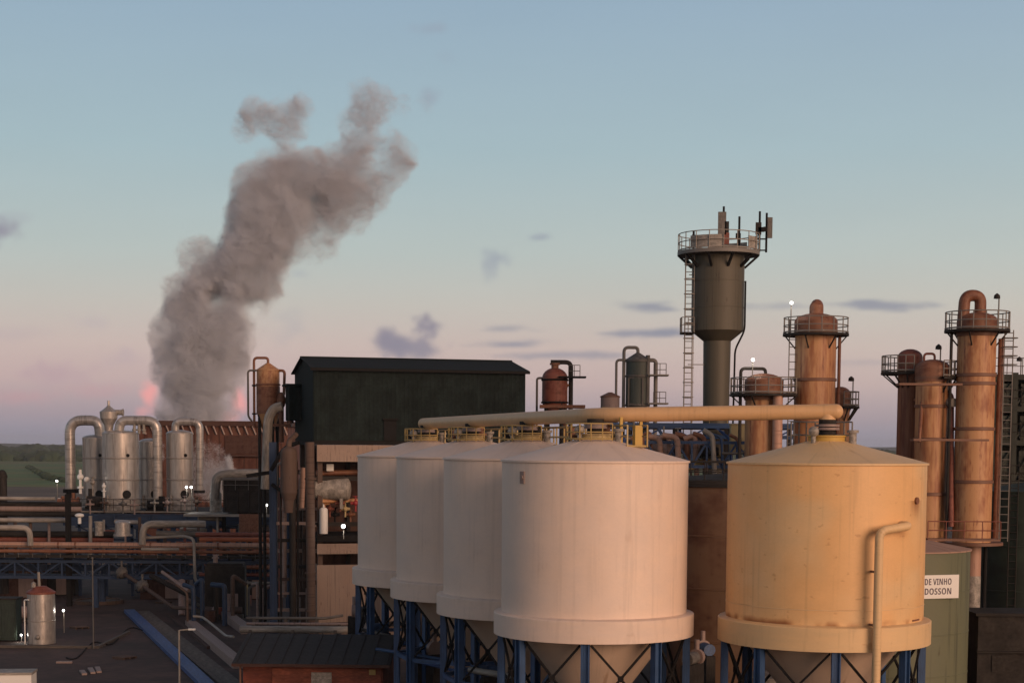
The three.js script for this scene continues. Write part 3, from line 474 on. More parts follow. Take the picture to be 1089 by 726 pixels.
{
  const k = pan('rust red vessel with a bent top pipe, right of the green shed', 590, 132, 13.5, 391, 402, 428, MAT.oxide, false, { bands: [404, 428] });
  part(k.t, 'top_nozzle', [cylY(0.3, k.Y(393), k.Y(386), 0.0, 0, 14), cylY(0.42, k.Y(388), k.Y(386), 0, 0, 14)], MAT.copperDark);
  part(k.t, 'vapour_pipe', pipe([[-0.35, k.Y(385), 0], [k.X(607), k.Y(385), 0], [k.X(607), 8, 0]], 0.18, 0.45, 12), MAT.darkGrey);
  part(k.t, 'side_pipe', pipe([[-k.r + 0.1, k.Y(402), 0], [k.X(571), k.Y(402), 0], [k.X(571), 8, 0]], 0.09, 0.2, 8), MAT.grey);
  part(k.t, 'side_pipe', pipe([[k.r, k.Y(408), 0.3], [k.X(601), k.Y(412), 0.3], [k.X(600), 8, 0.3]], 0.16, 0.3, 10), MAT.copperDark);
  const p = part(k.t, 'platform', slabBox(2.2, 0.12, 1.5, k.X(608), k.Y(402), 0.5), MAT.dark); part(p, 'railing', railLine([k.X(604), k.Y(401), 1.2], [k.X(616), k.Y(401), 1.2], 0.9, 0.5), MAT.grey);
  part(k.t, 'gallery', [slabBox(3.6, 0.25, 1.8, k.X(598), k.Y(434), 0.2)], MAT.copperDark);
  const q = pan('dark grey-green vessel with cone head and pipe loops, left of the water tower', 678, 130, 12.5, 375, 383, 431, MAT.greenGrey, true, { bands: [384, 400, 431], head: MAT.grey, band: MAT.grey });
  part(q.t, 'pipe_loop', pipe([[0, q.Y(377), 0], [0, q.Y(369.5), 0], [q.X(663), q.Y(369.5), 0.2], [q.X(663), 8, 0.2]], 0.13, 0.4, 10), MAT.towerSteel);
  part(q.t, 'side_pipe', pipe([[-q.r + 0.1, q.Y(383), 0.2], [q.X(655), q.Y(383), 0.3], [q.X(655), 8, 0.3]], 0.10, 0.3, 8), MAT.towerSteel);
  part(q.t, 'side_pipe', pipe([[q.r - 0.1, q.Y(383), 0.2], [q.X(697), q.Y(383), 0.2], [q.X(697), 8, 0.2]], 0.16, 0.4, 10), MAT.towerSteel);
  part(q.t, 'side_pipe', pipe([[q.r * 0.8, q.Y(378), 0.6], [q.r * 0.8, 8, 0.6]], 0.17, 0, 10), MAT.grey);
  part(q.t, 'frame', [bar([-q.r * 0.8, q.Y(402), q.r * 0.75], [-q.r * 0.8, q.Y(432), q.r * 0.75], 0.12), bar([q.r * 0.35, q.Y(402), q.r], [q.r * 0.35, q.Y(432), q.r], 0.12), bar([-q.r * 0.8, q.Y(402), q.r * 0.78], [q.r * 0.35, q.Y(402), q.r + 0.03], 0.1), bar([-q.r * 0.8, q.Y(430), q.r * 0.78], [q.r * 0.35, q.Y(430), q.r + 0.03], 0.1)], MAT.grey);
  for (const y of [400, 430]) { const s = part(q.t, 'platform', slabBox(1.6, 0.12, 1.4, q.X(699), q.Y(y), 0.4), MAT.towerSteel); part(s, 'railing', railLine([q.X(694), q.Y(y), 1.0], [q.X(707), q.Y(y), 1.0], 0.95, 0.5), MAT.grey); }
  const w = pan('small rust brown tank with a pointed roof beside the grey-green vessel', 649, 128, 10, 417, 422, 440, MAT.mauve, true, { head: MAT.copperBand });
}
// blue steel frame seen in the gap between silo roof and yellow silo
{
  const d = 112, t = thing('pipe_gallery', 'blue steel gallery frame beyond the gap between the silos', 'steel frame', [0, 0, 0]), a = at(640, 452, d), b = at(850, 452, d), H = a.y;
  part(t, 'girder', [box(b.x - a.x, 0.35, 0.2, (a.x + b.x) / 2, H, a.z), box(b.x - a.x, 0.25, 0.2, (a.x + b.x) / 2, H - 0.75, a.z)], MAT.blue);
  for (let i = 0; i < 9; i++) { const f = i / 9, x = a.x + (b.x - a.x) * f, x2 = a.x + (b.x - a.x) * (i + 1) / 9; part(t, 'lattice_bar', bar([x, i % 2 ? H : H - 0.75, a.z], [x2, i % 2 ? H - 0.75 : H, a.z], 0.12, 0.1), MAT.blueBright); }
  for (const px of [655, 718, 773, 840]) { const p = at(px, 452, d); part(t, 'post', [box(0.28, H, 0.28, p.x, H / 2, p.z - 0.05)], MAT.darkGrey); part(t, 'post', [box(0.28, H, 0.28, p.x + 0.8, H / 2, p.z - 5)], MAT.blue); }
  part(t, 'diagonal', bar([at(700, 455, d).x, H - 0.2, a.z + 0.2], [at(722, 490, d).x, H - 2.6, a.z + 0.2], 0.3, 0.2), MAT.blue);
  const deckY = at(755, 507, d).y; part(t, 'deck', slabBox(b.x - a.x, 0.25, 6.5, (a.x + b.x) / 2, deckY - 0.25, a.z - 2.6), MAT.darkGrey);
  part(t, 'upper_deck', slabBox(b.x - a.x, 0.2, 5.5, (a.x + b.x) / 2, H - 0.2, a.z - 3.4), MAT.darkGrey);
  part(t, 'railing', railLine([at(735, 507, d).x, deckY, a.z + 0.5], [at(800, 507, d).x, deckY, a.z + 0.5], 1.1, 1), MAT.grey);
  part(t, 'upper_railing', railLine([a.x, H + 0.18, a.z], [b.x, H + 0.18, a.z], 1.0, 1.2), MAT.mustard);
  const add = (name, lab, cat, px, py, dd, geo, mt) => single(name, lab, cat, geo, mt, at(px, py, dd));
  add('valve', 'round white valve under the blue gallery beside the silo roof', 'valve', 706, 466, 110, [new THREE.SphereGeometry(0.34, 16, 12), new THREE.CylinderGeometry(0.2, 0.2, 1.1, 12).rotateZ(1.571), new THREE.CylinderGeometry(0.3, 0.3, 0.1, 12).rotateZ(1.571).translate(0.5, 0, 0), cylY(0.06, 0.2, 0.8, 0, 0, 8)], MAT.pale);
  add('valve', 'smaller pale valve beside the blue diagonal of the gallery', 'valve', 721, 465, 111, [new THREE.SphereGeometry(0.24, 14, 10), cylY(0.05, 0.1, 0.6, 0, 0, 8), new THREE.TorusGeometry(0.2, 0.03, 6, 14).rotateX(1.571).translate(0, 0.6, 0)], MAT.pale);
  add('heat_exchanger', 'salmon horizontal exchanger drum behind the cream silo roof', 'drum', 694, 474, 112, [new THREE.CylinderGeometry(0.6, 0.6, 2.6, 22).rotateZ(1.2), new THREE.CylinderGeometry(0.7, 0.7, 0.12, 22).translate(0, 0.8, 0).rotateZ(1.2), box(0.2, 1.6, 0.3, -0.4, -1.1, 0)], MAT.mauve);
  add('heat_exchanger', 'dark drum with flanges on the gallery deck between the silos', 'drum', 740, 474, 112.5, [new THREE.CylinderGeometry(0.55, 0.55, 2.4, 20).rotateZ(1.571), new THREE.CylinderGeometry(0.65, 0.65, 0.12, 20).rotateZ(1.571).translate(0.8, 0, 0), new THREE.CylinderGeometry(0.65, 0.65, 0.12, 20).rotateZ(1.571).translate(-0.8, 0, 0), box(0.2, 0.9, 0.6, 0.7, -0.9, 0), box(0.2, 0.9, 0.6, -0.7, -0.9, 0)], MAT.mauve);
  add('chute', 'mossy yellow-green sloping chute on the deck between the silos', 'chute', 746, 492, 110.5, [bar([-1.1, -0.5, 0], [1.2, 0.5, -0.6], 0.9, 0.25), bar([-1.1, -0.4, 0.45], [1.2, 0.6, -0.15], 0.08, 0.4)], MAT.mustard);
  add('equipment_cabinet', 'pale yellow cabinet under the header pipe near the short column', 'cabinet', 784, 467, 110, [box(0.9, 1.9, 0.8), box(1.0, 0.08, 0.9, 0, 0.98, 0), box(0.05, 0.3, 0.05, 0.3, 0, 0.42)], MAT.ochre);
  add('pump', 'dark pump set with motor beside the pale yellow cabinet', 'pump', 757, 480, 110, [new THREE.CylinderGeometry(0.3, 0.3, 0.9, 16).rotateZ(1.571), new THREE.CylinderGeometry(0.42, 0.42, 0.3, 16).rotateZ(1.571).translate(-0.6, 0, 0), box(1.5, 0.1, 0.5, -0.1, -0.4, 0)], MAT.darkGrey);
  single('service_pipe', 'pale handrail pipe in front of the short copper column foot', 'pipe', pipe([at(768, 482, 108), at(790, 482, 108), at(812, 458, 107)], 0.09, 0.2, 8), MAT.grey);
  single('service_pipe', 'thin grey pipe standing beside the cream silo apex', 'pipe', pipe([at(674, 500, 100), at(674, 448, 100)], 0.07, 0, 8), MAT.grey);
}

// ================================================================== DARK GREEN SHED ON ITS STEEL TOWER
{
  const phi = 15 * Math.PI / 180, o = at(333, 420, 118), L = 15.7, Wd = 10, yb = at(333, 468, 118).y, ye = at(333, 390.5, 118).y, yr = 20.45;
  const t = thing('conveyor_shed', 'long dark green clad shed raised high above the plant', 'shed', [o.x, 0, o.z], phi);
  const ribs = (len, h, y0) => { const p = [], n = Math.round(len / 0.32); const s = []; for (let i = 0; i < n; i++) { const x = i * len / n, w = len / n; s.push([x, 0], [x + w * 0.55, 0], [x + w * 0.65, 0.014], [x + w * 0.9, 0.014]); } s.push([len, 0]); const pos = [], nor = [], uv = [], idx = []; for (let i = 0; i < s.length - 1; i++) { const [xa, za] = s[i], [xb, zb] = s[i + 1], l = Math.hypot(xb - xa, zb - za), nx = -(zb - za) / l, nz = (xb - xa) / l, q = pos.length / 3; pos.push(xa, y0, za, xb, y0, zb, xb, y0 + h, zb, xa, y0 + h, za); for (let k = 0; k < 4; k++) nor.push(nx, 0, nz); uv.push(xa / 6, 0, xb / 6, 0, xb / 6, h / 6, xa / 6, h / 6); idx.push(q, q + 1, q + 2, q, q + 2, q + 3); } const g = new THREE.BufferGeometry(); g.setAttribute('position', new THREE.Float32BufferAttribute(pos, 3)); g.setAttribute('normal', new THREE.Float32BufferAttribute(nor, 3)); g.setAttribute('uv', new THREE.Float32BufferAttribute(uv, 2)); g.setIndex(idx); return g; };
  part(t, 'front_wall', ribs(L, ye - yb, yb), MAT.cladding); part(t, 'back_wall', slabBox(L, ye - yb, 0.1, L / 2, yb, -Wd), MAT.cladding);
  part(t, 'gable_wall', extrude([[0, yb], [Wd, yb], [Wd, ye], [Wd / 2, yr - 0.08], [0, ye]], 0.1).rotateY(Math.PI / 2).translate(0.01, 0, 0), MAT.cladding);
  part(t, 'gable_wall', extrude([[0, yb], [Wd, yb], [Wd, ye], [Wd / 2, yr - 0.08], [0, ye]], 0.1).rotateY(Math.PI / 2).translate(L - 0.11, 0, 0), MAT.cladding);
  part(t, 'roof', [extrude([[-0.35, ye - 0.10], [Wd / 2, yr], [Wd + 0.35, ye - 0.10], [Wd + 0.35, ye - 0.02], [Wd / 2, yr + 0.10], [-0.35, ye - 0.02]], L + 0.5).rotateY(Math.PI / 2).translate(-0.25, 0, 0)], MAT.claddingRoof);
  part(t, 'ridge_cap', box(L + 0.5, 0.08, 0.5, L / 2, yr + 0.1, -Wd / 2), MAT.cladding);
  part(t, 'eave_gutter', box(L + 0.5, 0.16, 0.16, L / 2, ye - 0.14, 0.30), MAT.dark);
  part(t, 'floor', slabBox(L, 0.3, Wd, L / 2, yb - 0.31, -Wd / 2), MAT.dark); part(t, 'skirt_beam', slabBox(L, 0.4, 0.2, L / 2, yb - 0.72, -0.1), MAT.darkGrey);
  part(t, 'doorway', [box(0.9, 1.5, 0.08, 5.55, yb + 0.75, 0.06)], MAT.dark); part(t, 'door_hood', box(1.15, 0.12, 0.3, 5.55, yb + 1.55, 0.14), MAT.dark);
  for (let i = 0; i < 5; i++) for (const z of [-0.4, -Wd + 0.4]) part(t, 'column', [box(0.35, yb - 0.3, 0.35, 0.5 + i * (L - 1) / 4, (yb - 0.3) / 2, z)], MAT.umber);
  for (const y of [4, 8.2, 11.5]) part(t, 'floor_beam', slabBox(L, 0.3, 0.25, L / 2, y, -0.4), MAT.darkGrey);
  part(t, 'side_hood', [box(1.0, 2.6, 2.2, -0.4, yb + 2.8, -Wd + 2.5), box(1.3, 0.15, 2.6, -0.5, yb + 4.15, -Wd + 2.5)], MAT.cladding);
  // pale wall panel and floors under the shed, open bays
  const h = thing('process_house', 'cream panelled process house with open floors, below the green shed', 'building', [o.x, 0, o.z], phi), lx0 = 0.2, W2 = 8;
  const yy = (p) => at(356, p, 117).y;
  part(h, 'fascia', box(W2, yy(473) - yy(491), 0.2, lx0 + W2 / 2, (yy(473) + yy(491)) / 2, 0.25), MAT.cream);
  part(h, 'upper_floor', slabBox(W2, 0.45, 6, lx0 + W2 / 2, yy(577), -2.7), MAT.dark);
  part(h, 'band_panel', box(W2, yy(579) - yy(590), 0.2, lx0 + W2 / 2, (yy(579) + yy(590)) / 2, 0.2), MAT.cream);
  part(h, 'wall', box(W2, yy(602), 0.3, lx0 + W2 / 2, yy(602) / 2, 0.0), MAT.cream); part(h, 'back_wall', slabBox(W2, yy(475), 0.2, lx0 + W2 / 2, 0, -5.8), MAT.shedDark); part(h, 'side_wall', slabBox(0.2, yy(602), 5.6, lx0 + 0.1, 0, -2.95), MAT.cream);
  part(h, 'plinth_step', slabBox(W2, 0.3, 0.6, lx0 + W2 / 2, yy(668), 0.3), MAT.darkGrey);
  for (const x of [0.3, 3.2, 6.2]) part(h, 'post', box(0.25, yy(475), 0.25, lx0 + x, yy(475) / 2, -5.4), MAT.darkGrey);
  const eq = (name, lab, cat, px, py, dd, geo, mt) => single(name, lab, cat, geo, mt, at(px, py, dd), 0, 'equipment on the open floors');
  eq('lime_tank', 'pale horizontal drum on the open floor beneath the green shed', 'tank', 353, 520, 119, [new THREE.CylinderGeometry(0.8, 0.8, 2.2, 22).rotateZ(1.571), new THREE.SphereGeometry(0.8, 20, 12).scale(0.35, 1, 1).translate(1.1, 0, 0), new THREE.SphereGeometry(0.8, 20, 12).scale(0.35, 1, 1).translate(-1.1, 0, 0), box(0.2, 1.0, 0.9, 0.7, -0.9, 0), box(0.2, 1.0, 0.9, -0.7, -0.9, 0)], MAT.pale);
  eq('white_canister', 'white upright canister on the open floor, left of the lit lamp', 'canister', 344, 554, 118, [cylY(0.30, -0.9, 0.8, 0, 0, 16), lathe([[0.30, 0.8], ...dome(0.30, 0.2, 0.8, 4)], 16), cylY(0.06, 0.9, 1.2, 0, 0, 8)], MAT.white);
  eq('control_box', 'small white box high under the shed fascia', 'box', 351, 497, 119.5, [box(0.5, 0.5, 0.3), box(0.4, 0.4, 0.02, 0, 0, 0.16)], MAT.white);
  for (let i = 0; i < 7; i++) { const px = 345 + i * 5.5, py = 535 + (i * 37 % 3) * 6; eq('valve', ['brown valve', 'rusty valve', 'dark valve', 'red-brown valve', 'ochre valve', 'small rusty valve', 'dull red valve'][i] + ' with handwheel on the open floor near the lit lamp', 'valve', px, py, 119 + (i % 3) * 0.4, [new THREE.SphereGeometry(0.2, 10, 8), cylY(0.07, -0.6, 0.5, 0, 0, 8), new THREE.TorusGeometry(0.2, 0.03, 5, 12).rotateX(1.571).translate(0, 0.5, 0), new THREE.CylinderGeometry(0.12, 0.12, 0.7, 8).rotateZ(1.571)], [MAT.copper, MAT.oxide, MAT.dark, MAT.oxide, MAT.ochre, MAT.copperDark, MAT.red][i]); }
  single('service_pipe', 'brown pipe crossing the open floor below the pale drum', 'pipe', pipe([at(338, 533, 118.5), at(380, 532, 120)], 0.16, 0, 10), MAT.copper);
  single('service_pipe', 'rusty pipe under the shed fascia', 'pipe', pipe([at(336, 503, 120), at(382, 502, 121)], 0.2, 0, 10), MAT.copperDark);
}
// vertical pipes and vessels standing left of the process house
single('riser_pipe', 'thick brownish riser pipe left of the cream process house', 'pipe', [pipe([at(329, 470, 116.5), at(331, 678, 116.5)], 0.33, 0, 16), ...[510, 560, 610, 650].map((p) => cylY(0.42, at(330, p, 116.5).y, at(330, p, 116.5).y + 0.12, at(330, p, 116.5).x, at(330, p, 116.5).z, 16))], MAT.umber);
single('riser_pipe', 'slim dark riser pipe between blue post and brown riser', 'pipe', pipe([at(311, 520, 117), at(312, 676, 117)], 0.22, 0, 14), MAT.darkGrey);
{
  const d = 117, c = at(307, 500, d), t = thing('cyclone_vessel', 'brown cyclone vessel with tapered foot beside the blue post', 'vessel', [c.x, 0, c.z]), Y = (p) => at(307, p, d).y, r = m(9, d);
  part(t, 'shell', lathe([[r * 0.6, Y(545)], [r * 0.7, Y(532)], [r, Y(524)], [r, Y(482)], ...dome(r, 0.5, Y(482), 5)], 26), MAT.umber); part(t, 'outlet', pipe([[0, Y(484), 0], [0, Y(470), 0], [0.3, Y(462), -1.5]], 0.2, 0.3, 12), MAT.umber); part(t, 'stand', [cylY(0.08, 0, Y(520), r, 0, 8), cylY(0.08, 0, Y(520), -r, 0, 8), cylY(0.08, 0, Y(520), 0, -r, 8)], MAT.dark);
}
{
  const t = thing('blue_post', 'tall shade-darkened blue steel post with knee braces at the pipe rack end', 'post', [0, 0, 0]), a = at(290, 470, 121), b = at(287, 700, 121);
  part(t, 'shaft', [box(0.5, a.y, 0.12, a.x, a.y / 2, a.z + 0.2), box(0.5, a.y, 0.12, a.x, a.y / 2, a.z - 0.2), box(0.1, a.y, 0.3, a.x, a.y / 2, a.z)], MAT.blueShaded);
  part(t, 'knee_brace', bar([a.x, at(0, 500, 121).y, a.z], at(262, 506, 121).toArray(), 0.28), MAT.dark); part(t, 'knee_brace', pipe([at(318, 470, 120), at(302, 476, 120), at(288, 500, 120)], 0.16, 1, 8), MAT.dark); part(t, 'knee_brace', bar(at(289, 515, 120.6).toArray(), at(318, 535, 120).toArray(), 0.22), MAT.dark);
}
single('vent_pipe', 'pale upright vent pipe with bent top beside the tan vessel', 'pipe', pipe([at(300, 432, 124), at(291, 434, 124), at(285, 445, 124), at(282, 520, 124)], 0.36, 0.8, 16), MAT.pale);
single('vent_pipe', 'short pinkish pipe leaning behind the brown riser', 'pipe', pipe([at(322, 497, 118), at(320, 540, 118)], 0.22, 0, 12), MAT.salmon);

// ================================================================== TAN VESSEL, RUSTY SHED
{
  const k = pan('tan vessel with a conical head in a cage of pipes, left of the green shed', 285, 128, 12, 386, 394, 440, MAT.copper, true, { bands: [409], band: MAT.copperDark, head: MAT.copper });
  part(k.t, 'lower_shell', lathe([[k.r + 0.03, k.Y(440)], [k.r + 0.03, k.Y(411)]], 30), MAT.copperDark);
  part(k.t, 'pipe_loop', pipe([[0, k.Y(387), 0], [0, k.Y(380.5), 0], [k.X(270), k.Y(380.5), 0], [k.X(270), k.Y(455), 0]], 0.10, 0.3, 8), MAT.copperDark);
  part(k.t, 'side_pipe', pipe([[-k.r, k.Y(394), 0.2], [k.X(264), k.Y(394), 0.2], [k.X(264), k.Y(443), 0.2], [k.X(268), k.Y(448), 0.2]], 0.08, 0.25, 8), MAT.grey);
  part(k.t, 'side_pipe', pipe([[k.r - 0.1, k.Y(394), 0.2], [k.X(303), k.Y(394), 0.2], [k.X(302), k.Y(420), 0.2]], 0.11, 0.3, 8), MAT.copperDark);
  for (const y of [410, 440]) part(k.t, 'tie_bar', bar([k.X(268), k.Y(y), 0.15], [-k.r, k.Y(y), 0.15], 0.12), MAT.dark);
  part(k.t, 'valve_tree', [new THREE.SphereGeometry(0.5, 14, 10).scale(0.7, 1.3, 0.7).translate(k.X(300), k.Y(426), 0.6), cylY(0.2, k.Y(470), k.Y(430), k.X(300), 0.6, 10), cylY(0.28, k.Y(450), k.Y(420), k.X(309), 0.4, 12), box(1.4, 0.2, 0.6, k.X(301), k.Y(452), 0.5)], MAT.copperDark);
}
{
  const d = 192, a = at(148, 520, d), b = at(306, 520, d), Y = (p) => at(230, p, d).y, w = b.x - a.x, t = thing('rusty_shed', 'rust red clad shed with a ribbed fascia behind the steel vessels', 'shed', [(a.x + b.x) / 2, 0, a.z]);
  part(t, 'wall', slabBox(w, Y(452), 12, 0, 0, -6), MAT.shed); part(t, 'fascia', box(w + 0.6, Y(447.5) - Y(453), 12.6, 0, (Y(447.5) + Y(453)) / 2, -6), MAT.shedDark);
  for (let i = 0; i < 19; i++) part(t, 'bracket', bar([-w / 2 + 0.5 + i * w / 19, Y(453), 0.3], [-w / 2 + 0.5 + i * w / 19 + 0.35, Y(462), 0.1], 0.22, 0.15), MAT.mauve);
  part(t, 'louvre_panel', box(w * 0.32, Y(463) - Y(482), 0.15, w * 0.24, (Y(463) + Y(482)) / 2, 0.05), MAT.shedDark); for (let i = 0; i < 12; i++) part(t, 'cladding_seam', box(0.08, Y(453), 0.08, -w / 2 + (i + 0.5) * w / 12, Y(453) / 2, 0.03), MAT.shedDark);
  part(t, 'ledge', box(w * 0.4, 0.25, 0.6, w * 0.28, Y(484), 0.25), MAT.shedDark);
}

// ================================================================== STEEL EVAPORATORS ON THEIR PLATFORM
const EV = 158;
{
  const t = thing('evaporator_platform', 'blue edged raised platform carrying the steel evaporators', 'platform', [0, 0, 0]), a = at(66, 543, EV - 3), b = at(300, 543, EV - 3), y = a.y;
  part(t, 'deck', slabBox(b.x - a.x, 0.2, 12, (a.x + b.x) / 2, y - 0.2, a.z - 6), MAT.darkGrey); part(t, 'deck_edge', slabBox(b.x - a.x, 0.12, 0.1, (a.x + b.x) / 2, y - 0.11, a.z + 0.06), MAT.pale);
  part(t, 'edge_beam', slabBox(b.x - a.x, 1.15, 0.25, (a.x + b.x) / 2, y - 1.4, a.z - 0.2), MAT.blueShaded);
  for (let i = 0; i < 7; i++) { const x = a.x + 0.4 + i * (b.x - a.x - 0.8) / 6; for (const z of [-0.4, -11]) part(t, 'column', box(0.4, y - 0.2, 0.4, x, (y - 0.2) / 2, a.z + z), MAT.blueShaded); part(t, 'web_plate', box(0.15, 1.1, 0.3, x + 1.2, y - 0.85, a.z + 0.02), MAT.blueShaded); }
  part(t, 'railing', railLine([a.x, y, a.z - 0.1], [b.x, y, a.z - 0.1], 1.1, 1.6, 0.03), MAT.darkGrey);
}
function evaporator(label, xm, d, rPx, yTop, yBot, o = {}) {
  const c = at(xm, 500, d), Y = (p) => at(xm, p, d).y, r = m(rPx, d), t = thing('evaporator', label, 'evaporator', [c.x, 0, c.z], 0, 'steel evaporators');
  part(t, 'shell', lathe([[r, Y(yBot)], [r, Y(yTop + 4)]], 44), MAT.steel); part(t, 'head', lathe([[r + 0.05, Y(yTop + 4) - 0.05], [r + 0.05, Y(yTop + 4) + 0.03], ...dome(r, Y(yTop) - Y(yTop + 4), Y(yTop + 4), 6)], 44), MAT.steel);
  for (const b of [487, 510, 530]) part(t, 'band', lathe([[r, Y(b) - 0.08], [r + 0.07, Y(b) - 0.05], [r + 0.07, Y(b) + 0.05], [r, Y(b) + 0.08]], 44), MAT.steelPaint);
  part(t, 'skirt', lathe([[r + 0.1, Y(544)], [r + 0.1, Y(530)], [r, Y(529)]], 44), MAT.steelPaint);
  part(t, 'manhole', [new THREE.CylinderGeometry(0.33, 0.33, 0.3, 18).rotateX(1.571).translate(r * 0.55, Y(525), r * 0.88), new THREE.CylinderGeometry(0.4, 0.4, 0.06, 18).rotateX(1.571).translate(r * 0.55, Y(525), r * 0.88 + 0.17)], MAT.darkGrey);
  part(t, 'sight_glass', new THREE.CylinderGeometry(0.16, 0.16, 0.12, 14).rotateX(1.571).translate(r * 0.6, Y(484), r * 0.82), MAT.dark);
  part(t, 'drain_valve', [new THREE.SphereGeometry(0.22, 10, 8).translate(-r * 0.5, Y(534), r * 1.05), cylY(0.1, Y(542), Y(526), -r * 0.5, r * 1.05, 8)], MAT.pale);
  return { t, c, r, Y, X: (px) => at(px, 500, d).x - c.x };
}
{
  const A = evaporator('bright steel evaporator with a cap vessel on top, in front of its dull twin', 128, EV, 19, 457, 544);
  part(A.t, 'cap_vessel', lathe([[0.35, A.Y(459)], [0.45, A.Y(452)], [m(9, EV), A.Y(445)], [m(9.5, EV), A.Y(438)], [m(3, EV), A.Y(433)], [0.12, A.Y(431)], [0.12, A.Y(426)], [0.01, A.Y(426)]], 26), MAT.steel).position.x = A.X(116);
  part(A.t, 'cap_nozzle', [new THREE.CylinderGeometry(0.26, 0.26, 0.9, 14).rotateZ(1.571).translate(A.X(126), A.Y(438.5), 0), new THREE.CylinderGeometry(0.34, 0.34, 0.12, 14).rotateZ(1.571).translate(A.X(131), A.Y(438.5), 0)], MAT.pale);
  part(A.t, 'vapour_duct', pipe([[A.X(127), A.Y(462), 0.3], [A.X(129), A.Y(447), 0.3], [A.X(168), A.Y(447), 0.3], [A.X(168), A.Y(533), 0.3]], m(5, EV), 1.1, 18), MAT.steel);
  part(A.t, 'duct_flange', [cylY(m(7, EV), A.Y(534), A.Y(531), A.X(168), 0.3, 18)], MAT.darkGrey);
  for (const px of [144, 149, 154]) part(A.t, 'duct_nozzle', [cylY(0.14, A.Y(461), A.Y(450), A.X(px), 0.4, 8), cylY(0.22, A.Y(458), A.Y(456), A.X(px), 0.4, 10)], MAT.pale);
  const B = evaporator('dull steel evaporator partly hidden behind the bright one', 101, EV + 5, 13, 462, 544);
  part(B.t, 'vapour_duct', pipe([[B.X(107), B.Y(466), 0.2], [B.X(106), B.Y(447), 0.2], [B.X(75), B.Y(447), 0.2], [B.X(75), B.Y(522), 0.2]], m(5.4, EV + 5), 1.3, 18), MAT.steel);
  part(B.t, 'duct_flange', [cylY(m(8, EV + 5), B.Y(524), B.Y(520), B.X(75), 0.2, 18), cylY(m(5, EV), B.Y(540), B.Y(524), B.X(75), 0.2, 14)], MAT.dark);
  const C = evaporator('steel evaporator under a square duct bend, right of the long downpipe', 191, EV + 1, 14, 457, 544);
  part(C.t, 'vapour_duct', pipe([[C.X(187), C.Y(462), 0.2], [C.X(187), C.Y(448), 0.2], [C.X(213), C.Y(448), 0.2], [C.X(212), C.Y(522), 0.2]], m(4, EV), 0.8, 18), MAT.steel);
  part(C.t, 'duct_flange', cylY(m(6, EV), C.Y(524), C.Y(521), C.X(212), 0.2, 16), MAT.darkGrey);
  const D = evaporator('shadowed steel evaporator standing behind the long downpipe', 160, EV + 6, 12, 466, 544);
  // clutter on the platform
  const eq = (name, lab, cat, px, py, dd, geo, mt) => single(name, lab, cat, geo, mt, at(px, py, dd));
  eq('pump', 'dark pump casing on the platform left of the bright evaporator', 'pump', 100, 533, EV - 2, [new THREE.CylinderGeometry(0.5, 0.5, 1.3, 16).rotateZ(1.571), box(1.6, 0.3, 0.9, 0, -0.6, 0), cylY(0.18, 0.3, 1.2, -0.4, 0, 10)], MAT.darkGrey);
  eq('pump', 'dark pump standing below the long steel downpipe', 'pump', 165, 537, EV - 2, [new THREE.CylinderGeometry(0.45, 0.45, 1.5, 16).rotateZ(1.571), box(1.7, 0.3, 0.8, 0, -0.55, 0), box(0.5, 0.9, 0.5, 0.6, 0.4, 0)], MAT.dark);
  eq('valve', 'pale double valve beside the foot of the outer duct', 'valve', 85, 507, EV, [new THREE.SphereGeometry(0.32, 12, 9), new THREE.SphereGeometry(0.28, 12, 9).translate(0.6, -0.25, 0), cylY(0.14, -1.6, 0.7, 0, 0, 10), cylY(0.3, -1.1, -0.9, 0, 0, 12)], MAT.white);
  eq('valve', 'pale valve on a short stem before the dull evaporator', 'valve', 98, 513, EV - 1, [new THREE.SphereGeometry(0.26, 12, 9), cylY(0.1, -1.8, 0.5, 0, 0, 8), new THREE.TorusGeometry(0.25, 0.04, 5, 14).rotateX(1.571).translate(0, 0.5, 0)], MAT.pale);
  eq('valve', 'white valve hugging the base of the bright evaporator', 'valve', 110, 517, EV - 2, [new THREE.SphereGeometry(0.2, 12, 9), cylY(0.1, -1.2, 0.3, 0, 0, 8), cylY(0.22, -0.5, -0.4, 0, 0, 10)], MAT.white);
  eq('pipe_manifold', 'brown valve manifold on the platform corner below the outer duct', 'manifold', 72, 534, EV - 2, [new THREE.CylinderGeometry(0.4, 0.4, 1.9, 14).rotateZ(1.571), cylY(0.16, -0.9, 0.9, 0.5, 0, 10), cylY(0.16, -0.9, 0.6, -0.5, 0, 10), new THREE.CylinderGeometry(0.55, 0.55, 0.1, 16).rotateZ(1.571).translate(0.95, 0, 0)], MAT.copperDark);
}
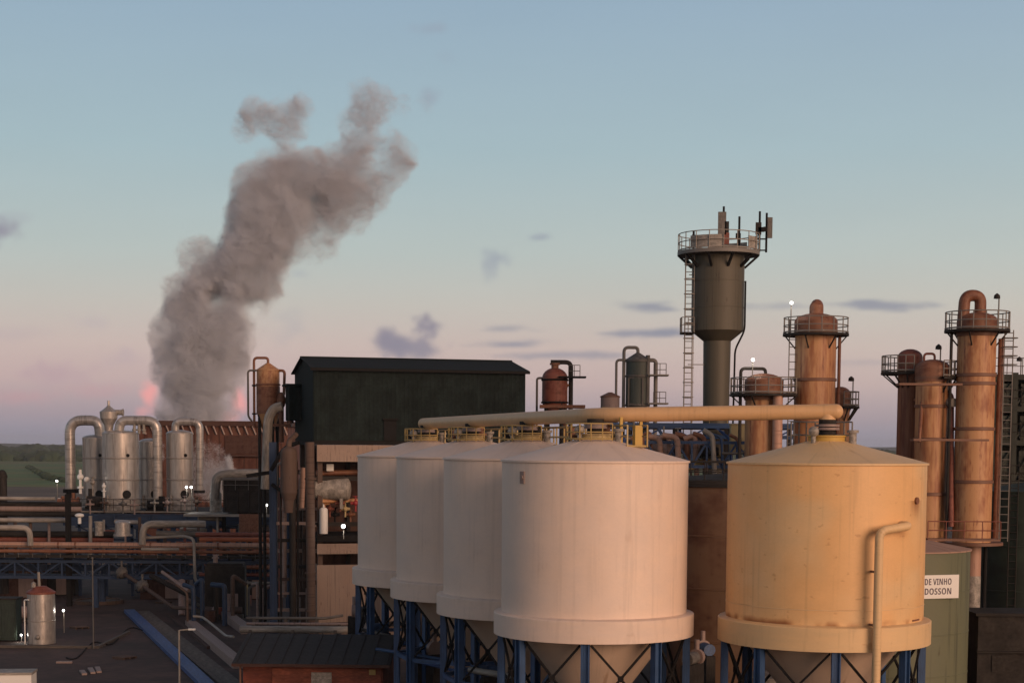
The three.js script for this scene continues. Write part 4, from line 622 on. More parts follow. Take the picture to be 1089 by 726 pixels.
// the dark rectangular tank and piping right of the evaporators
{
  const d = 148, a = at(237, 545, d), b = at(292, 545, d), Y = (p) => at(262, p, d).y, t = thing('box_tank', 'dark rectangular tank with a handrail, right of the evaporators', 'tank', [(a.x + b.x) / 2, 0, a.z]), w = b.x - a.x;
  part(t, 'body', slabBox(w, Y(510) - Y(545), 3.5, 0, Y(545), -1.8), MAT.darkGrey); for (let i = 0; i < 5; i++) part(t, 'stiffener', box(0.12, Y(510) - Y(545), 0.12, -w / 2 + 0.3 + i * (w - 0.6) / 4, (Y(510) + Y(545)) / 2, 0.0), MAT.darkGrey);
  part(t, 'lid', slabBox(w + 0.2, 0.15, 3.7, 0, Y(510), -1.8), MAT.grey); part(t, 'railing', railLine([-w / 2, Y(521), 0.25], [w / 2, Y(521), 0.25], 0.9, 1.1), MAT.grey); part(t, 'deck', slabBox(w + 3.6, 0.22, 5, -1.6, Y(549), -1.6), MAT.pale); part(t, 'leg', [-w / 2, 0, w / 2].map((x) => box(0.3, Y(549), 0.3, x, Y(549) / 2, -0.4)), MAT.dark);
  single('goose_pipe', 'pale pipe arching over the dark rectangular tank', 'pipe', pipe([at(228, 530, 150), at(230, 507, 150), at(240, 504, 150), at(292, 503, 152)], 0.42, 1.2, 14), MAT.pale);
  single('electrical_panel', 'brown panel box on the deck end beside the blue post', 'panel', [box(1.9, 1.6, 0.6), box(1.6, 1.2, 0.05, 0, 0, 0.32), box(0.06, 0.3, 0.05, 0.6, 0, 0.36)], MAT.copperDark, at(266, 556, 146));
  single('drum', 'small upright pale drum between evaporator and rectangular tank', 'drum', [cylY(0.55, -0.9, 0.7, 0, 0, 16), lathe([[0.55, 0.7], ...dome(0.55, 0.25, 0.7, 4)], 16)], MAT.pale, at(229, 533, 152));
}

// ================================================================== PIPE RACK ON THE LEFT
const RK = 141;
{
  const t = thing('pipe_rack', 'shade-darkened blue lattice pipe rack crossing above the yard road', 'pipe rack', [0, 0, 0]), a = at(-60, 597, RK), b = at(291, 598, RK), yT = at(100, 597, RK).y, yB = at(100, 614, RK).y, n = 14;
  for (const dz of [0, -2.4]) { for (const y of [yT, yB]) part(t, 'chord', box(b.x - a.x, 0.24, 0.24, (a.x + b.x) / 2, y, a.z + dz), MAT.blueShaded);
    for (let i = 0; i <= n; i++) { const x = a.x + (b.x - a.x) * i / n, x2 = a.x + (b.x - a.x) * (i + 1) / n; part(t, 'upright', box(0.15, yT - yB - 0.24, 0.15, x, (yT + yB) / 2, a.z + dz), MAT.blueShaded); if (i < n) part(t, 'diagonal', bar([x, i % 2 ? yT : yB, a.z + dz - 0.03], [x2, i % 2 ? yB : yT, a.z + dz - 0.03], 0.12), MAT.blueShaded); } }
  for (let i = 0; i <= n; i++) part(t, 'cross_beam', box(0.2, 0.2, 2.2, a.x + (b.x - a.x) * i / n + 0.2, yT + 0.23, a.z - 1.2), MAT.darkGrey);
  part(t, 'walkway', slabBox(b.x - a.x, 0.22, 0.9, (a.x + b.x) / 2, yT + 0.36, a.z + 0.35), MAT.darkGrey);
  part(t, 'cable_tray', slabBox(b.x - a.x, 0.55, 0.12, (a.x + b.x) / 2, yB + 0.35, a.z - 2.7), MAT.blueShaded);
  for (const px of [-30, 101, 210, 287]) for (const dz of [0, -2.4]) { const p = at(px, 610, RK); part(t, 'column', [box(0.45, yB, 0.12, p.x, yB / 2, p.z + dz + 0.16), box(0.45, yB, 0.12, p.x, yB / 2, p.z + dz - 0.16), box(0.1, yB, 0.3, p.x, yB / 2, p.z + dz)], MAT.blueShaded); }
  const L = (lab, pts, r, mt, bend = 0.6) => single('service_pipe', lab, 'pipe', pipe(pts, r, bend, 12), mt, [0, 0, 0], 0, 'pipes on the rack');
  const flat = (x0, x1, y, d) => { const p = at(x0, y, d), q = at(x1, y, d), k = at((Math.max(0, x0) + Math.min(290, x1)) / 2, y, d).y; p.y = q.y = k; return [p, q]; };
  const sp = L('long salmon pipe along the top of the blue rack', flat(-60, 286, 580, RK - 0.2), 0.27, MAT.salmon);
  for (const px of [62, 80, 160, 232]) { const p = at(px, 580, RK - 0.2); part(sp, 'coupling', new THREE.CylinderGeometry(0.31, 0.31, 0.14, 14).rotateZ(1.571).translate(p.x, sp.geometry.boundingBox ? 0 : at(143, 580, RK - 0.2).y, p.z), MAT.copperDark); }
  L('red-brown pipe just below the long salmon pipe', flat(-60, 290, 586.5, RK - 0.8), 0.16, MAT.copperDark);
  L('short orange pipe above the salmon pipe near the blue post', flat(212, 286, 573.5, RK - 1.2), 0.19, MAT.orange);
  L('reddish pipe lying over the orange pipe near the blue post', flat(208, 288, 568.5, RK - 1.8), 0.2, MAT.oxide);
  L('pale pipe with a downward bend at the far left', [at(-60, 561, RK - 1), at(31, 561, RK - 1), at(32, 580, RK - 1)], 0.25, MAT.pale, 0.7);
  L('upper silvery pipe ending at the outer duct', flat(-60, 58, 530, RK + 4), 0.17, MAT.pale);
  L('second silvery pipe running into the dark column', flat(-60, 71, 553, RK + 3), 0.21, MAT.pale);
  for (const [y, r, mt, lab] of [[536, 0.22, MAT.darkGrey, 'uppermost dark pipe of the stacked dark bundle'], [541, 0.26, MAT.mauve, 'second dark pipe of the stacked bundle, slightly brown'], [546.5, 0.24, MAT.darkGrey, 'third dark pipe of the stacked bundle'], [568, 0.3, MAT.darkGrey, 'dark pipe under the silvery pair'], [574, 0.24, MAT.oxide, 'dull red pipe low behind the salmon pipe']]) L(lab, flat(-60, y > 560 ? 120 : 86, y, RK + 5), r, mt);
  L('white bent pipe dropping beside the silver drum', [at(218, 557, RK - 0.5), at(152, 557, RK - 0.5), at(151, 579, RK - 0.5)], 0.30, MAT.pale, 0.9);
  L('grey pipe under the white bent pipe', [at(166, 567, RK), at(218, 568, RK)], 0.24, MAT.grey);
  L('thin white pipe crossing the rack and turning along its underside', [at(150, 572, RK + 0.2), at(196, 570, RK - 0.6), at(206, 573, RK - 1.5), at(207, 619, RK - 1.5), at(288, 620, RK - 1.5)], 0.13, MAT.pale, 0.5);
  L('short pale pipe stub beside the thin white pipe', flat(150, 190, 584, RK - 0.9), 0.15, MAT.pale);
  L('purple-brown pipe low inside the rack lattice', flat(212, 286, 611, RK - 1.0), 0.14, MAT.oxide);
  L('brown pipe inside the rack lattice by the blue post', flat(224, 286, 603, RK - 1.3), 0.18, MAT.copperDark);
  single('drum', 'silver drum sitting on the rack below the blue platform edge', 'drum', [cylY(m(8, RK), -0.55, 0.5, 0, 0, 22), lathe([[m(8, RK), 0.5], ...dome(m(8, RK), 0.25, 0.5, 4)], 22), cylY(m(10, RK), -0.62, -0.5, 0, 0, 22)], MAT.steel, at(130, 562, RK));
  single('drum', 'small white topped drum left of the silver drum', 'drum', [cylY(m(4.5, RK), -0.6, 0.5, 0, 0, 18), cylY(m(5.4, RK), 0.5, 0.62, 0, 0, 18)], MAT.pale, at(105, 562, RK));
  single('valve', 'white oval valve cap by the dark column', 'valve', [new THREE.SphereGeometry(0.4, 14, 10).scale(1, 0.5, 1), cylY(0.15, -0.7, 0, 0, 0, 10)], MAT.white, at(84, 548, RK));
  const p = at(72, 545, RK + 1); single('dark_column', 'black upright steel column where the silvery pipes end', 'column', [box(0.4, p.y + 1.6, 0.14, 0, (p.y + 1.6) / 2, 0.18), box(0.4, p.y + 1.6, 0.14, 0, (p.y + 1.6) / 2, -0.18), box(0.12, p.y + 1.6, 0.3, 0, (p.y + 1.6) / 2, 0)], MAT.dark, [p.x, 0, p.z]);
  const q = at(2, 513, RK + 6); single('stub_vessel', 'dark upright stub vessel at the far left above the pipes', 'vessel', [cylY(m(5, RK), 0, q.y, 0, 0, 18), lathe([[m(5.6, RK), q.y - 0.2], [m(5.6, RK), q.y + 0.05], ...dome(m(5, RK), 0.5, q.y + 0.05, 4)], 18)], MAT.darkGrey, [q.x, 0.6, q.z]);
  // floor clutter behind the rack
  for (const [px, py, dd, w, h, mt, lab] of [[20, 600, 150, 4.5, 3.0, MAT.shedDark, 'dark brown machine block behind the rack at far left'], [60, 596, 153, 3.6, 3.6, MAT.darkGrey, 'dark grey machine block behind the rack'], [175, 600, 150, 4.2, 3.0, MAT.shedDark, 'brown machine block behind the rack in the middle'], [240, 625, 134, 3.2, 4.2, MAT.darkGrey, 'dark cubicle below the rack beside the blue post'], [262, 600, 150, 4.0, 4, MAT.shedDark, 'rusty machine block behind the rack near the blue post']]) { const c = at(px, py, dd), g = thing('machine_block', lab, 'machine', [c.x, 0, c.z], 0.1, 'machine blocks round the rack'); part(g, 'casing', slabBox(w, Math.max(h, c.y), 2.4), mt); part(g, 'cover', slabBox(w * 0.92, 0.25, 2.2, 0, Math.max(h, c.y), 0), MAT.darkGrey); part(g, 'door', slabBox(w * 0.3, 1.9, 0.06, w * 0.18, 0.1, 1.22), MAT.mauve); part(g, 'pipe_stub', [cylY(0.2, Math.max(h, c.y), Math.max(h, c.y) + 0.9, -w * 0.25, 0.3, 10), cylY(0.3, Math.max(h, c.y) + 0.6, Math.max(h, c.y) + 0.7, -w * 0.25, 0.3, 12)], MAT.mauve); }
}

// ------------------------------------------------------------------ denser piping round the rack and the platform
{
  const r = rng(41), ord = ['first', 'second', 'third', 'fourth', 'fifth', 'sixth', 'seventh', 'eighth', 'ninth', 'tenth', 'eleventh', 'twelfth', 'thirteenth', 'fourteenth', 'fifteenth', 'sixteenth'];
  const mats = [MAT.pale, MAT.mauve, MAT.blueShaded, MAT.grey, MAT.oxide, MAT.steelPaint, MAT.umber];
  // drop pipes from platform to rack
  for (let i = 0; i < 14; i++) { const x = 8 + i * 20 + r() * 9, d = RK + 3 + r() * 6, y0 = 548 + r() * 10, y1 = 590 + r() * 22; single('drop_pipe', ord[i] + ' short drop pipe behind the rack, counted from the left edge', 'pipe', pipe([at(x, y0, d), at(x, y1, d), at(x + (r() < 0.5 ? -9 : 9), y1 + 1, d)], 0.09 + 0.14 * r(), 0.4, 10), mats[Math.floor(r() * 7)], [0, 0, 0], 0, 'drop pipes behind the rack'); }
  // second, lower frame of blue steel behind the rack
  const t = thing('support_frame', 'blue steel support frame behind the main pipe rack', 'steel frame', [0, 0, 0]);
  for (const y of [560, 574]) { const p = at(80, y, 152), q = at(292, y, 152); part(t, 'beam', box(q.x - p.x, 0.26, 0.26, (p.x + q.x) / 2, (p.y + q.y) / 2, p.z), MAT.blueShaded); }
  for (let i = 0; i < 8; i++) { const p = at(84 + i * 28, 558, 152); part(t, 'post', box(0.26, p.y, 0.26, p.x, p.y / 2, p.z), MAT.blueShaded); if (i < 7) { const q = at(84 + (i + 1) * 28, 574, 152), k = at(84 + i * 28, 560, 152); part(t, 'diagonal', bar(k.toArray(), q.toArray(), 0.14), MAT.blueShaded); } }
  // handrail along the rack walkway
  const h = thing('rack_handrail', 'thin grey handrail along the walkway of the blue rack', 'handrail', [0, 0, 0]), a = at(-40, 592, RK - 0.8), b = at(286, 592, RK - 0.8), n = 22;
  for (let i = 0; i <= n; i++) part(h, 'post', cylY(0.03, a.y, a.y + 1.0, a.x + (b.x - a.x) * i / n, a.z, 5), MAT.grey);
  for (const k of [0.5, 1.0]) part(h, 'rail', rod([a.x, a.y + k, a.z], [b.x, a.y + k, b.z], 0.03, 5), MAT.grey);
  // small valves on the platform edge
  for (let i = 0; i < 12; i++) { const x = 92 + i * 16.5 + r() * 6; single('valve', ord[i] + ' small handwheel valve along the evaporator platform edge, from the left', 'valve', [new THREE.SphereGeometry(0.17 + 0.1 * r(), 10, 8), cylY(0.08, -0.9, 0.45, 0, 0, 8), new THREE.TorusGeometry(0.2, 0.035, 5, 12).rotateX(1.571).translate(0, 0.45, 0), new THREE.CylinderGeometry(0.1, 0.1, 0.8, 8).rotateZ(1.571)], mats[Math.floor(r() * 7)], at(x, 532 + r() * 5, EV - 3.6), 0, 'valves on the platform edge'); }
  for (let i = 0; i < 9; i++) { const x = 100 + i * 21 + r() * 8, y = 549 + r() * 16; single('cross_pipe', ord[i] + ' short horizontal pipe under the platform, counted from the dark column', 'pipe', pipe([at(x, y, EV - 6 - r() * 5), at(x + 14 + 22 * r(), y + 1, EV - 6 - r() * 4)], 0.1 + 0.16 * r(), 0, 10), mats[Math.floor(r() * 7)], [0, 0, 0], 0, 'pipes under the platform'); }
  // upright pipes and boxes below the rack
  for (let i = 0; i < 11; i++) { const x = 196 + i * 8.2 + r() * 4, d = RK - 7 - r() * 9, g = at(x, 620, d); single('stand_pipe', ord[i] + ' stand pipe below the rack near the blue post, from the left', 'pipe', pipe([[g.x, 0.1, g.z], [g.x, g.y * (0.7 + 0.5 * r()), g.z], [g.x + (r() - 0.5) * 2.4, g.y * 0.95, g.z - 0.6]], 0.07 + 0.13 * r(), 0.3, 10), [MAT.umber, MAT.mauve, MAT.blueShaded, MAT.darkGrey, MAT.grey][Math.floor(r() * 5)], [0, 0, 0], 0, 'stand pipes below the rack'); }
  // piping in the bay between blue post and process house
  for (let i = 0; i < 10; i++) { const x = 294 + i * 4.2, d = 122 + r() * 6, y0 = 480 + r() * 40, y1 = 600 + r() * 60; single('bay_pipe', ord[i] + ' upright pipe in the dark bay beside the brown riser, from the left', 'pipe', pipe([at(x + (r() < 0.5 ? 7 : -7), y0, d), at(x, y0 + 3, d), at(x, y1, d)], 0.09 + 0.16 * r(), 0.35, 10), mats[Math.floor(r() * 7)], [0, 0, 0], 0, 'pipes in the dark bay'); }
  for (let i = 0; i < 8; i++) { const y = 540 + i * 15 + r() * 5, d = 121 + r() * 3; single('bay_beam', ord[i] + ' level beam across the dark bay, counted downwards', 'beam', bar(at(289, y, d).toArray(), at(338, y, d).toArray(), 0.16 + 0.14 * r(), 0.16 + 0.1 * r()), [MAT.blueShaded, MAT.umber, MAT.mauve, MAT.darkGrey][Math.floor(r() * 4)], [0, 0, 0], 0, 'beams across the dark bay'); }
  // gap between the silos: more steel and pipes of the gallery
  for (let i = 0; i < 14; i++) { const x = 664 + i * 9.4, d = 108 + r() * 3; single('gallery_pipe', ord[i] + ' pipe bend in the gallery gap behind the header pipe, from the left', 'pipe', pipe([at(x - 8 - 8 * r(), 455 + r() * 14, d), at(x, 458 + r() * 10, d), at(x + 2, 500 + r() * 8, d)], 0.08 + 0.13 * r(), 0.4, 10), [MAT.blue, MAT.grey, MAT.salmon, MAT.blueBright, MAT.pale, MAT.copperDark][Math.floor(r() * 6)], [0, 0, 0], 0, 'pipes of the gallery'); }
  const gz = thing('gallery_truss', 'second blue lattice truss low in the gap between the silos', 'truss', [0, 0, 0]), p0 = at(672, 470, 109), p1 = at(800, 470, 109), y2 = at(735, 496, 109).y;
  for (const y of [p0.y, y2]) part(gz, 'chord', box(p1.x - p0.x, 0.2, 0.2, (p0.x + p1.x) / 2, y, p0.z), MAT.blue);
  for (let i = 0; i < 8; i++) { const xa = p0.x + (p1.x - p0.x) * i / 8, xb = p0.x + (p1.x - p0.x) * (i + 1) / 8; part(gz, 'lattice_bar', bar([xa, i % 2 ? p0.y : y2, p0.z], [xb, i % 2 ? y2 : p0.y, p0.z], 0.13), MAT.blue); part(gz, 'upright', box(0.13, p0.y - y2, 0.13, xa, (p0.y + y2) / 2, p0.z), MAT.blue); }
}

// ================================================================== YARD ON THE LEFT
{
  const b = gnd(44, 684), d = -b.z, Y = (p) => at(44, p, d).y, r = m(14.5, d), t = thing('silver_tank', 'small silver upright tank with a reddish lid standing in the yard', 'tank', [b.x, 0, b.z]);
  part(t, 'shell', lathe([[r, 0.02], [r, Y(630)]], 36), MAT.steel); part(t, 'lid', lathe([[r + 0.06, Y(631)], [r + 0.06, Y(629)], [0.35, Y(623)], [0.01, Y(622.5)]], 36), MAT.oxide);
  part(t, 'vent_pipe', pipe([[-0.05, Y(626), 0.2], [-0.1, Y(608), 0.2]], 0.10, 0, 10), MAT.pale); part(t, 'vent_cap', lathe([[0.18, Y(624)], [0.16, Y(620)], [0.02, Y(618)]], 14), MAT.pale).position.set(-0.45, 0, 0.2);
  part(t, 'guard_rail', [pipe([[-r - 0.05, 0, 0.6], [-r - 0.05, Y(637), 0.6], [-r + 0.35, Y(636.5), 0.9]], 0.05, 0.15, 8)], MAT.white); part(t, 'band', lathe([[r, Y(660)], [r + 0.02, Y(660) + 0.02], [r + 0.02, Y(660) + 0.06], [r, Y(660) + 0.08]], 36), MAT.steelPaint); part(t, 'drain', new THREE.SphereGeometry(0.18, 10, 8).translate(0, 0.55, r + 0.05), MAT.pale);
  const kb = thing('kerb_frame', 'low concrete kerb framing the silver tank', 'kerb', [b.x + 1.2, 0, b.z]); for (const [w, dd, x, z] of [[7, 0.25, 0, 2.6], [0.25, 9, 3.4, -2]]) part(kb, 'kerb', slabBox(w, 0.18, dd, x, 0.004, z), MAT.concrete);
  const g = gnd(5, 681); const cab = thing('green_cabinet', 'dark green electrical cabinet at the left edge of the yard', 'cabinet', [g.x, 0, g.z]); part(cab, 'body', slabBox(2.0, 2.9, 1.4, 0, 0.1, 0), MAT.deepGreen); part(cab, 'door', slabBox(0.9, 2.5, 0.06, -0.46, 0.25, 0.72), MAT.deepGreen); part(cab, 'door', slabBox(0.9, 2.5, 0.06, 0.46, 0.25, 0.72), MAT.deepGreen); part(cab, 'roof', slabBox(2.2, 0.1, 1.6, 0, 3.0, 0), MAT.darkGrey);
  const w = gnd(8, 735), bn = thing('white_bin', 'white box container with a grey lid at the bottom left corner', 'container', [w.x, 0, w.z], 0.1); part(bn, 'body', slabBox(2.9, 0.95, 1.6, 0, 0.08, 0), MAT.white); part(bn, 'lid', slabBox(3.0, 0.14, 1.7, 0, 1.04, 0), MAT.pale); part(bn, 'skid', slabBox(2.6, 0.07, 1.4, 0, 0.005, 0), MAT.dark);
  const mb = gnd(22, 662); const mo = thing('pump', 'brown pump motor between cabinet and silver tank', 'pump', [mb.x, 0, mb.z]); part(mo, 'motor', new THREE.CylinderGeometry(0.5, 0.5, 1.5, 16).rotateZ(1.571).translate(0, 0.8, 0), MAT.mauve); part(mo, 'foot', slabBox(1.7, 0.3, 0.9, 0, 0.02, 0), MAT.darkGrey);
  // the round planter-like kerb at the rack column
  const pc = gnd(104, 641), pl = thing('round_kerb', 'curved ochre kerb round the foot of the rack column', 'kerb', [pc.x, 0, pc.z]); part(pl, 'ring', lathe([[1.9, 0.005], [1.9, 0.3], [2.2, 0.3], [2.2, 0.005]], 36), MAT.umber); part(pl, 'fill', lathe([[1.9, 0.2], [0.01, 0.22]], 30), MAT.concrete);
  // scattered planks and slabs
  const r2 = rng(5); for (const [px, py, l, a, lab] of [[68, 705, 1.0, 0.05, 'small pale slab lying alone on the yard'], [88, 716, 1.6, 1.93, 'short pale plank, leftmost of the three lying near the lower left'], [97, 714, 2.2, 1.9, 'long pale plank, middle one of the three near the lower left'], [104, 713, 2.2, 1.87, 'long pale plank, rightmost of the three near the lower left']]) { const q = gnd(px, py); single('plank', lab, 'plank', slabBox(l, 0.12, 0.3, 0, 0.006, 0), MAT.mauve, [q.x, 0, q.z], a, 'planks in the yard'); }
  // blue gutter cover and concrete kerbs running back along the road
  const strip = (name, lab, cat, p0, p1, w, h, mt, y = 0.006) => { const a = gnd(...p0), c = gnd(...p1), l = a.distanceTo(c), dirx = (c.x - a.x) / l, dz = (c.z - a.z) / l, t = thing(name, lab, cat, [a.x, 0, a.z], Math.atan2(-dirx, -dz)), n = Math.max(2, Math.round(l / 3)); for (let i = 0; i < n; i++) part(t, 'segment', slabBox(w, h, l / n - 0.03, 0, y, -(i + 0.5) * l / n), mt); return t; };
  strip('blue_cover', 'bright blue painted gutter cover running along the yard road', 'gutter cover', [232, 742], [137, 651], 0.85, 0.25, MAT.blueBright);
  strip('kerb', 'grey concrete strip beside the blue gutter cover', 'kerb', [262, 742], [150, 651], 1.3, 0.12, MAT.concrete);
  strip('concrete_beam', 'pale concrete beam lying left of the brick building', 'beam', [254, 711], [202, 667], 0.75, 0.55, MAT.mauve);
  strip('concrete_beam', 'pale concrete beam reaching the brick building roof from behind', 'beam', [262, 674], [222, 645], 0.8, 0.6, MAT.mauve);
  strip('kerb', 'brown kerb edging the road by the thin lamp post', 'kerb', [222, 690], [180, 655], 0.3, 0.2, MAT.shedDark);
  single('floor_pipe', 'thin pale pipe curving over the ground by the concrete beams', 'pipe', pipe([at(205, 655, 122), at(215, 656, 122), at(228, 666, 118), at(240, 676, 112), at(248, 677, 110)], 0.09, 0.6, 8), MAT.pale);
  single('feed_pipe', 'grey pipe slanting down from the rack to the yard', 'pipe', [pipe([at(128, 608, RK - 1), at(150, 622, RK - 4), at(184, 646, 132), at(207, 647, 130)], 0.16, 0.4, 10)], MAT.umber);
  for (const [px, py, dd, lab] of [[129, 609, RK - 1.2, 'round grey valve body at the top of the slanting pipe'], [151, 623, RK - 4, 'round grey valve body halfway down the slanting pipe']]) single('valve', lab, 'valve', [new THREE.SphereGeometry(0.52, 18, 12), new THREE.CylinderGeometry(0.6, 0.6, 0.12, 18).rotateZ(0.9), cylY(0.1, 0.3, 1.0, 0, 0, 8)], MAT.grey, at(px, py, dd));
  for (const [x0, y0, x1, y1, mt, r, lab] of [[160, 612, 215, 640, MAT.darkGrey, 0.22, 'dark pipe slanting beside the rack foot'], [172, 608, 200, 628, MAT.mauve, 0.14, 'brown pipe slanting under the rack'], [193, 618, 193, 655, MAT.mauve, 0.3, 'short brown stand pipe under the rack'], [262, 622, 262, 660, MAT.mustard, 0.12, 'thin ochre stand pipe by the blue post'], [246, 612, 247, 655, MAT.darkGrey, 0.2, 'dark stand pipe beside the dark cubicle']]) single('service_pipe', lab, 'pipe', pipe([at(x0, y0, RK - 3), at(x1, y1, RK - 6)], r, 0, 10), mt, [0, 0, 0], 0, 'pipes under the rack');
  for (let i = 0; i < 6; i++) { const q = gnd(218 + i * 8, 664 - i * 3.5); single('stacked_drum', ['first', 'second', 'third', 'fourth', 'fifth', 'last'][i] + ' dull red drum in the row behind the concrete beams, counted from the road', 'drum', [cylY(0.42, 0.02, 0.9, 0, 0, 14), cylY(0.45, 0.42, 0.47, 0, 0, 14), cylY(0.45, 0.86, 0.92, 0, 0, 14)], i % 2 ? MAT.oxide : MAT.shedDark, [q.x, 0, q.z - 2], 0, 'drums behind the beams'); }
}
// skids, pallets and a hose between the rack and the brick building
{
  const ord = ['first', 'second', 'third', 'fourth', 'fifth', 'sixth', 'seventh', 'eighth'], r = rng(66);
  for (let i = 0; i < 7; i++) { const q = gnd(206 + i * 8.5 + r() * 4, 646 + (i % 3) * 6), t = thing('pump_skid', ord[i] + ' small pump skid between rack and brick building, from the left', 'pump', [q.x, 0, q.z], r() * 3, 'pump skids behind the beams'); part(t, 'plinth', slabBox(1.5, 0.35, 0.8, 0, 0.006, 0), MAT.concrete); part(t, 'motor', new THREE.CylinderGeometry(0.28, 0.28, 0.8, 14).rotateZ(1.571).translate(0.25, 0.7, 0), [MAT.blueShaded, MAT.grey, MAT.umber][i % 3]); part(t, 'casing', [new THREE.CylinderGeometry(0.36, 0.36, 0.26, 16).rotateZ(1.571).translate(-0.4, 0.7, 0), cylY(0.1, 0.7, 1.7, -0.4, 0, 8)], MAT.mauve); }
  for (let i = 0; i < 5; i++) { const q = gnd([150, 161, 174, 84, 132][i], [628, 634, 641, 668, 700][i]), t = thing('pallet', ['wooden pallet nearest the rack column on the road', 'wooden pallet beside the slanting pipe', 'wooden pallet next to the blue gutter top end', 'wooden pallet right of the silver tank kerb', 'wooden pallet lying in the open road'][i], 'pallet', [q.x, 0, q.z], 0.3 + r(), 'pallets in the yard'); for (let k = 0; k < 5; k++) part(t, 'board', slabBox(1.2, 0.03, 0.16, 0, 0.12, -0.5 + k * 0.25), MAT.umber); for (const x of [-0.5, 0, 0.5]) part(t, 'bearer', slabBox(0.1, 0.11, 1.1, x, 0.006, 0), MAT.umber); }
  const hp = Array.from({ length: 16 }, (_, i) => { const q = gnd(70 + i * 5.5, 700 - i * 2.2 + 5 * Math.sin(i * 0.9)); return [q.x, 0.05, q.z]; }); single('hose', 'dark hose snaking across the yard floor', 'hose', pipe(hp, 0.045, 0.5, 6), MAT.dark);
  for (let i = 0; i < 3; i++) { const q = gnd(4 + i * 9, 628); single('stand_pipe', ['leftmost', 'middle', 'rightmost'][i] + ' of three thin pale pipes above the green cabinet', 'pipe', pipe([[q.x, 0, q.z], [q.x, 3.2 - i * 0.3, q.z], [q.x + 1.4, 3.2 - i * 0.3, q.z]], 0.08, 0.2, 8), MAT.grey, [0, 0, 0], 0, 'pipes above the cabinet'); }
}
// lamp post by the road (not lit)
{ const b = at(190, 670, 95), t = thing('lamp_post', 'thin pale lamp post with a short arm beside the blue gutter', 'lamp post', [b.x, 0, b.z]); part(t, 'pole', cylY(0.06, 0, b.y, 0, 0, 8), MAT.pale); part(t, 'arm', bar([0, b.y, 0], [0.8, b.y + 0.08, 0], 0.07), MAT.pale); part(t, 'lamp_head', box(0.4, 0.1, 0.2, 0.75, b.y + 0.06, 0), MAT.white); }
{ const b = at(120, 612, 118), t = thing('lamp_post', 'very thin grey pole standing in the open yard', 'pole', [b.x, 0, gnd(119, 690).z]); part(t, 'pole', cylY(0.05, 0, 6.2, 0, 0, 8), MAT.grey); part(t, 'cap', cylY(0.08, 6.2, 6.3, 0, 0, 8), MAT.grey); }
// ------------------------------------------------------------------ brick building
{
  const d = 88, a = at(252, 706, d), b = at(412, 713, d), t = thing('brick_building', 'low red-brown brick building under a dark roof', 'building', [a.x, 0, a.z], -0.03), w = b.x - a.x, ye = at(330, 704, d).y, yr = at(300, 673, d + 4.2).y, D = 8;
  part(t, 'wall', slabBox(w - 0.5, ye - 0.02, D - 0.6, w / 2, 0, -D / 2), MAT.brick);
  part(t, 'wall_panel', slabBox(w - 2.2, ye - 0.35, 0.1, w / 2 + 0.75, 0, -0.26), MAT.brickLight);
  part(t, 'roof', [extrude([[-0.5, ye - 0.12], [D / 2, yr - 0.1], [D + 0.5, ye - 0.12], [D + 0.5, ye - 0.02], [D / 2, yr], [-0.5, ye - 0.02]], w + 0.4).rotateY(Math.PI / 2).translate(-0.2, 0, 0)], MAT.roofDark);
  for (let i = 0; i < 11; i++) for (const s of [1]) part(t, 'roof_rib', bar([i * w / 10, ye + 0.0, 0.48], [i * w / 10, yr + 0.02, -D / 2], 0.07, 0.05), MAT.roofDark);
  part(t, 'fascia', box(w + 0.4, 0.16, 0.06, w / 2, ye - 0.1, 0.56), MAT.shedDark); part(t, 'downpipe', cylY(0.06, 0, ye, 0.12, -0.2, 8), MAT.copperBand);
  part(t, 'window', [box(1.1, 0.9, 0.08, w * 0.56, ye - 1.0, -0.16)], MAT.pale); part(t, 'pipe_bracket', [box(0.35, 0.3, 0.12, w * 0.9, ye - 0.5, -0.14)], MAT.mustard);
  part(t, 'gable', extrude([[0.3, ye - 0.05], [D / 2, yr - 0.15], [D - 0.3, ye - 0.05]], 0.1).rotateY(Math.PI / 2).translate(0.26, 0, 0), MAT.brick);
}
// ground-level pipes behind the brick building
for (const [y, x0, x1, d, r, mt, lab] of [[669, 255, 368, 108, 0.24, MAT.pale, 'thick pale pipe on the ground behind the brick roof'], [663, 262, 372, 110, 0.10, MAT.mauve, 'thin brownish pipe above the thick pale ground pipe'], [657, 262, 345, 112, 0.10, MAT.grey, 'thin grey pipe furthest behind the brick roof'], [676, 330, 372, 104, 0.09, MAT.pale, 'thin pale pipe just over the brick roof ridge']]) { const a = at(x0, y, d), b = at(x1, y, d), t = thing('ground_pipe', lab, 'pipe', [0, 0, 0], 0, 'pipes behind the brick building'); part(t, 'tube', pipe([[a.x, a.y, a.z], [b.x, a.y, b.z], [b.x + 1, a.y, b.z - 2]], r, 0.5, 12), mt); for (const f of [0.1, 0.5, 0.9]) part(t, 'sleeper', box(0.2, Math.max(0.1, a.y), 0.5, a.x + (b.x - a.x) * f, Math.max(0.1, a.y) / 2, a.z), MAT.concrete); }
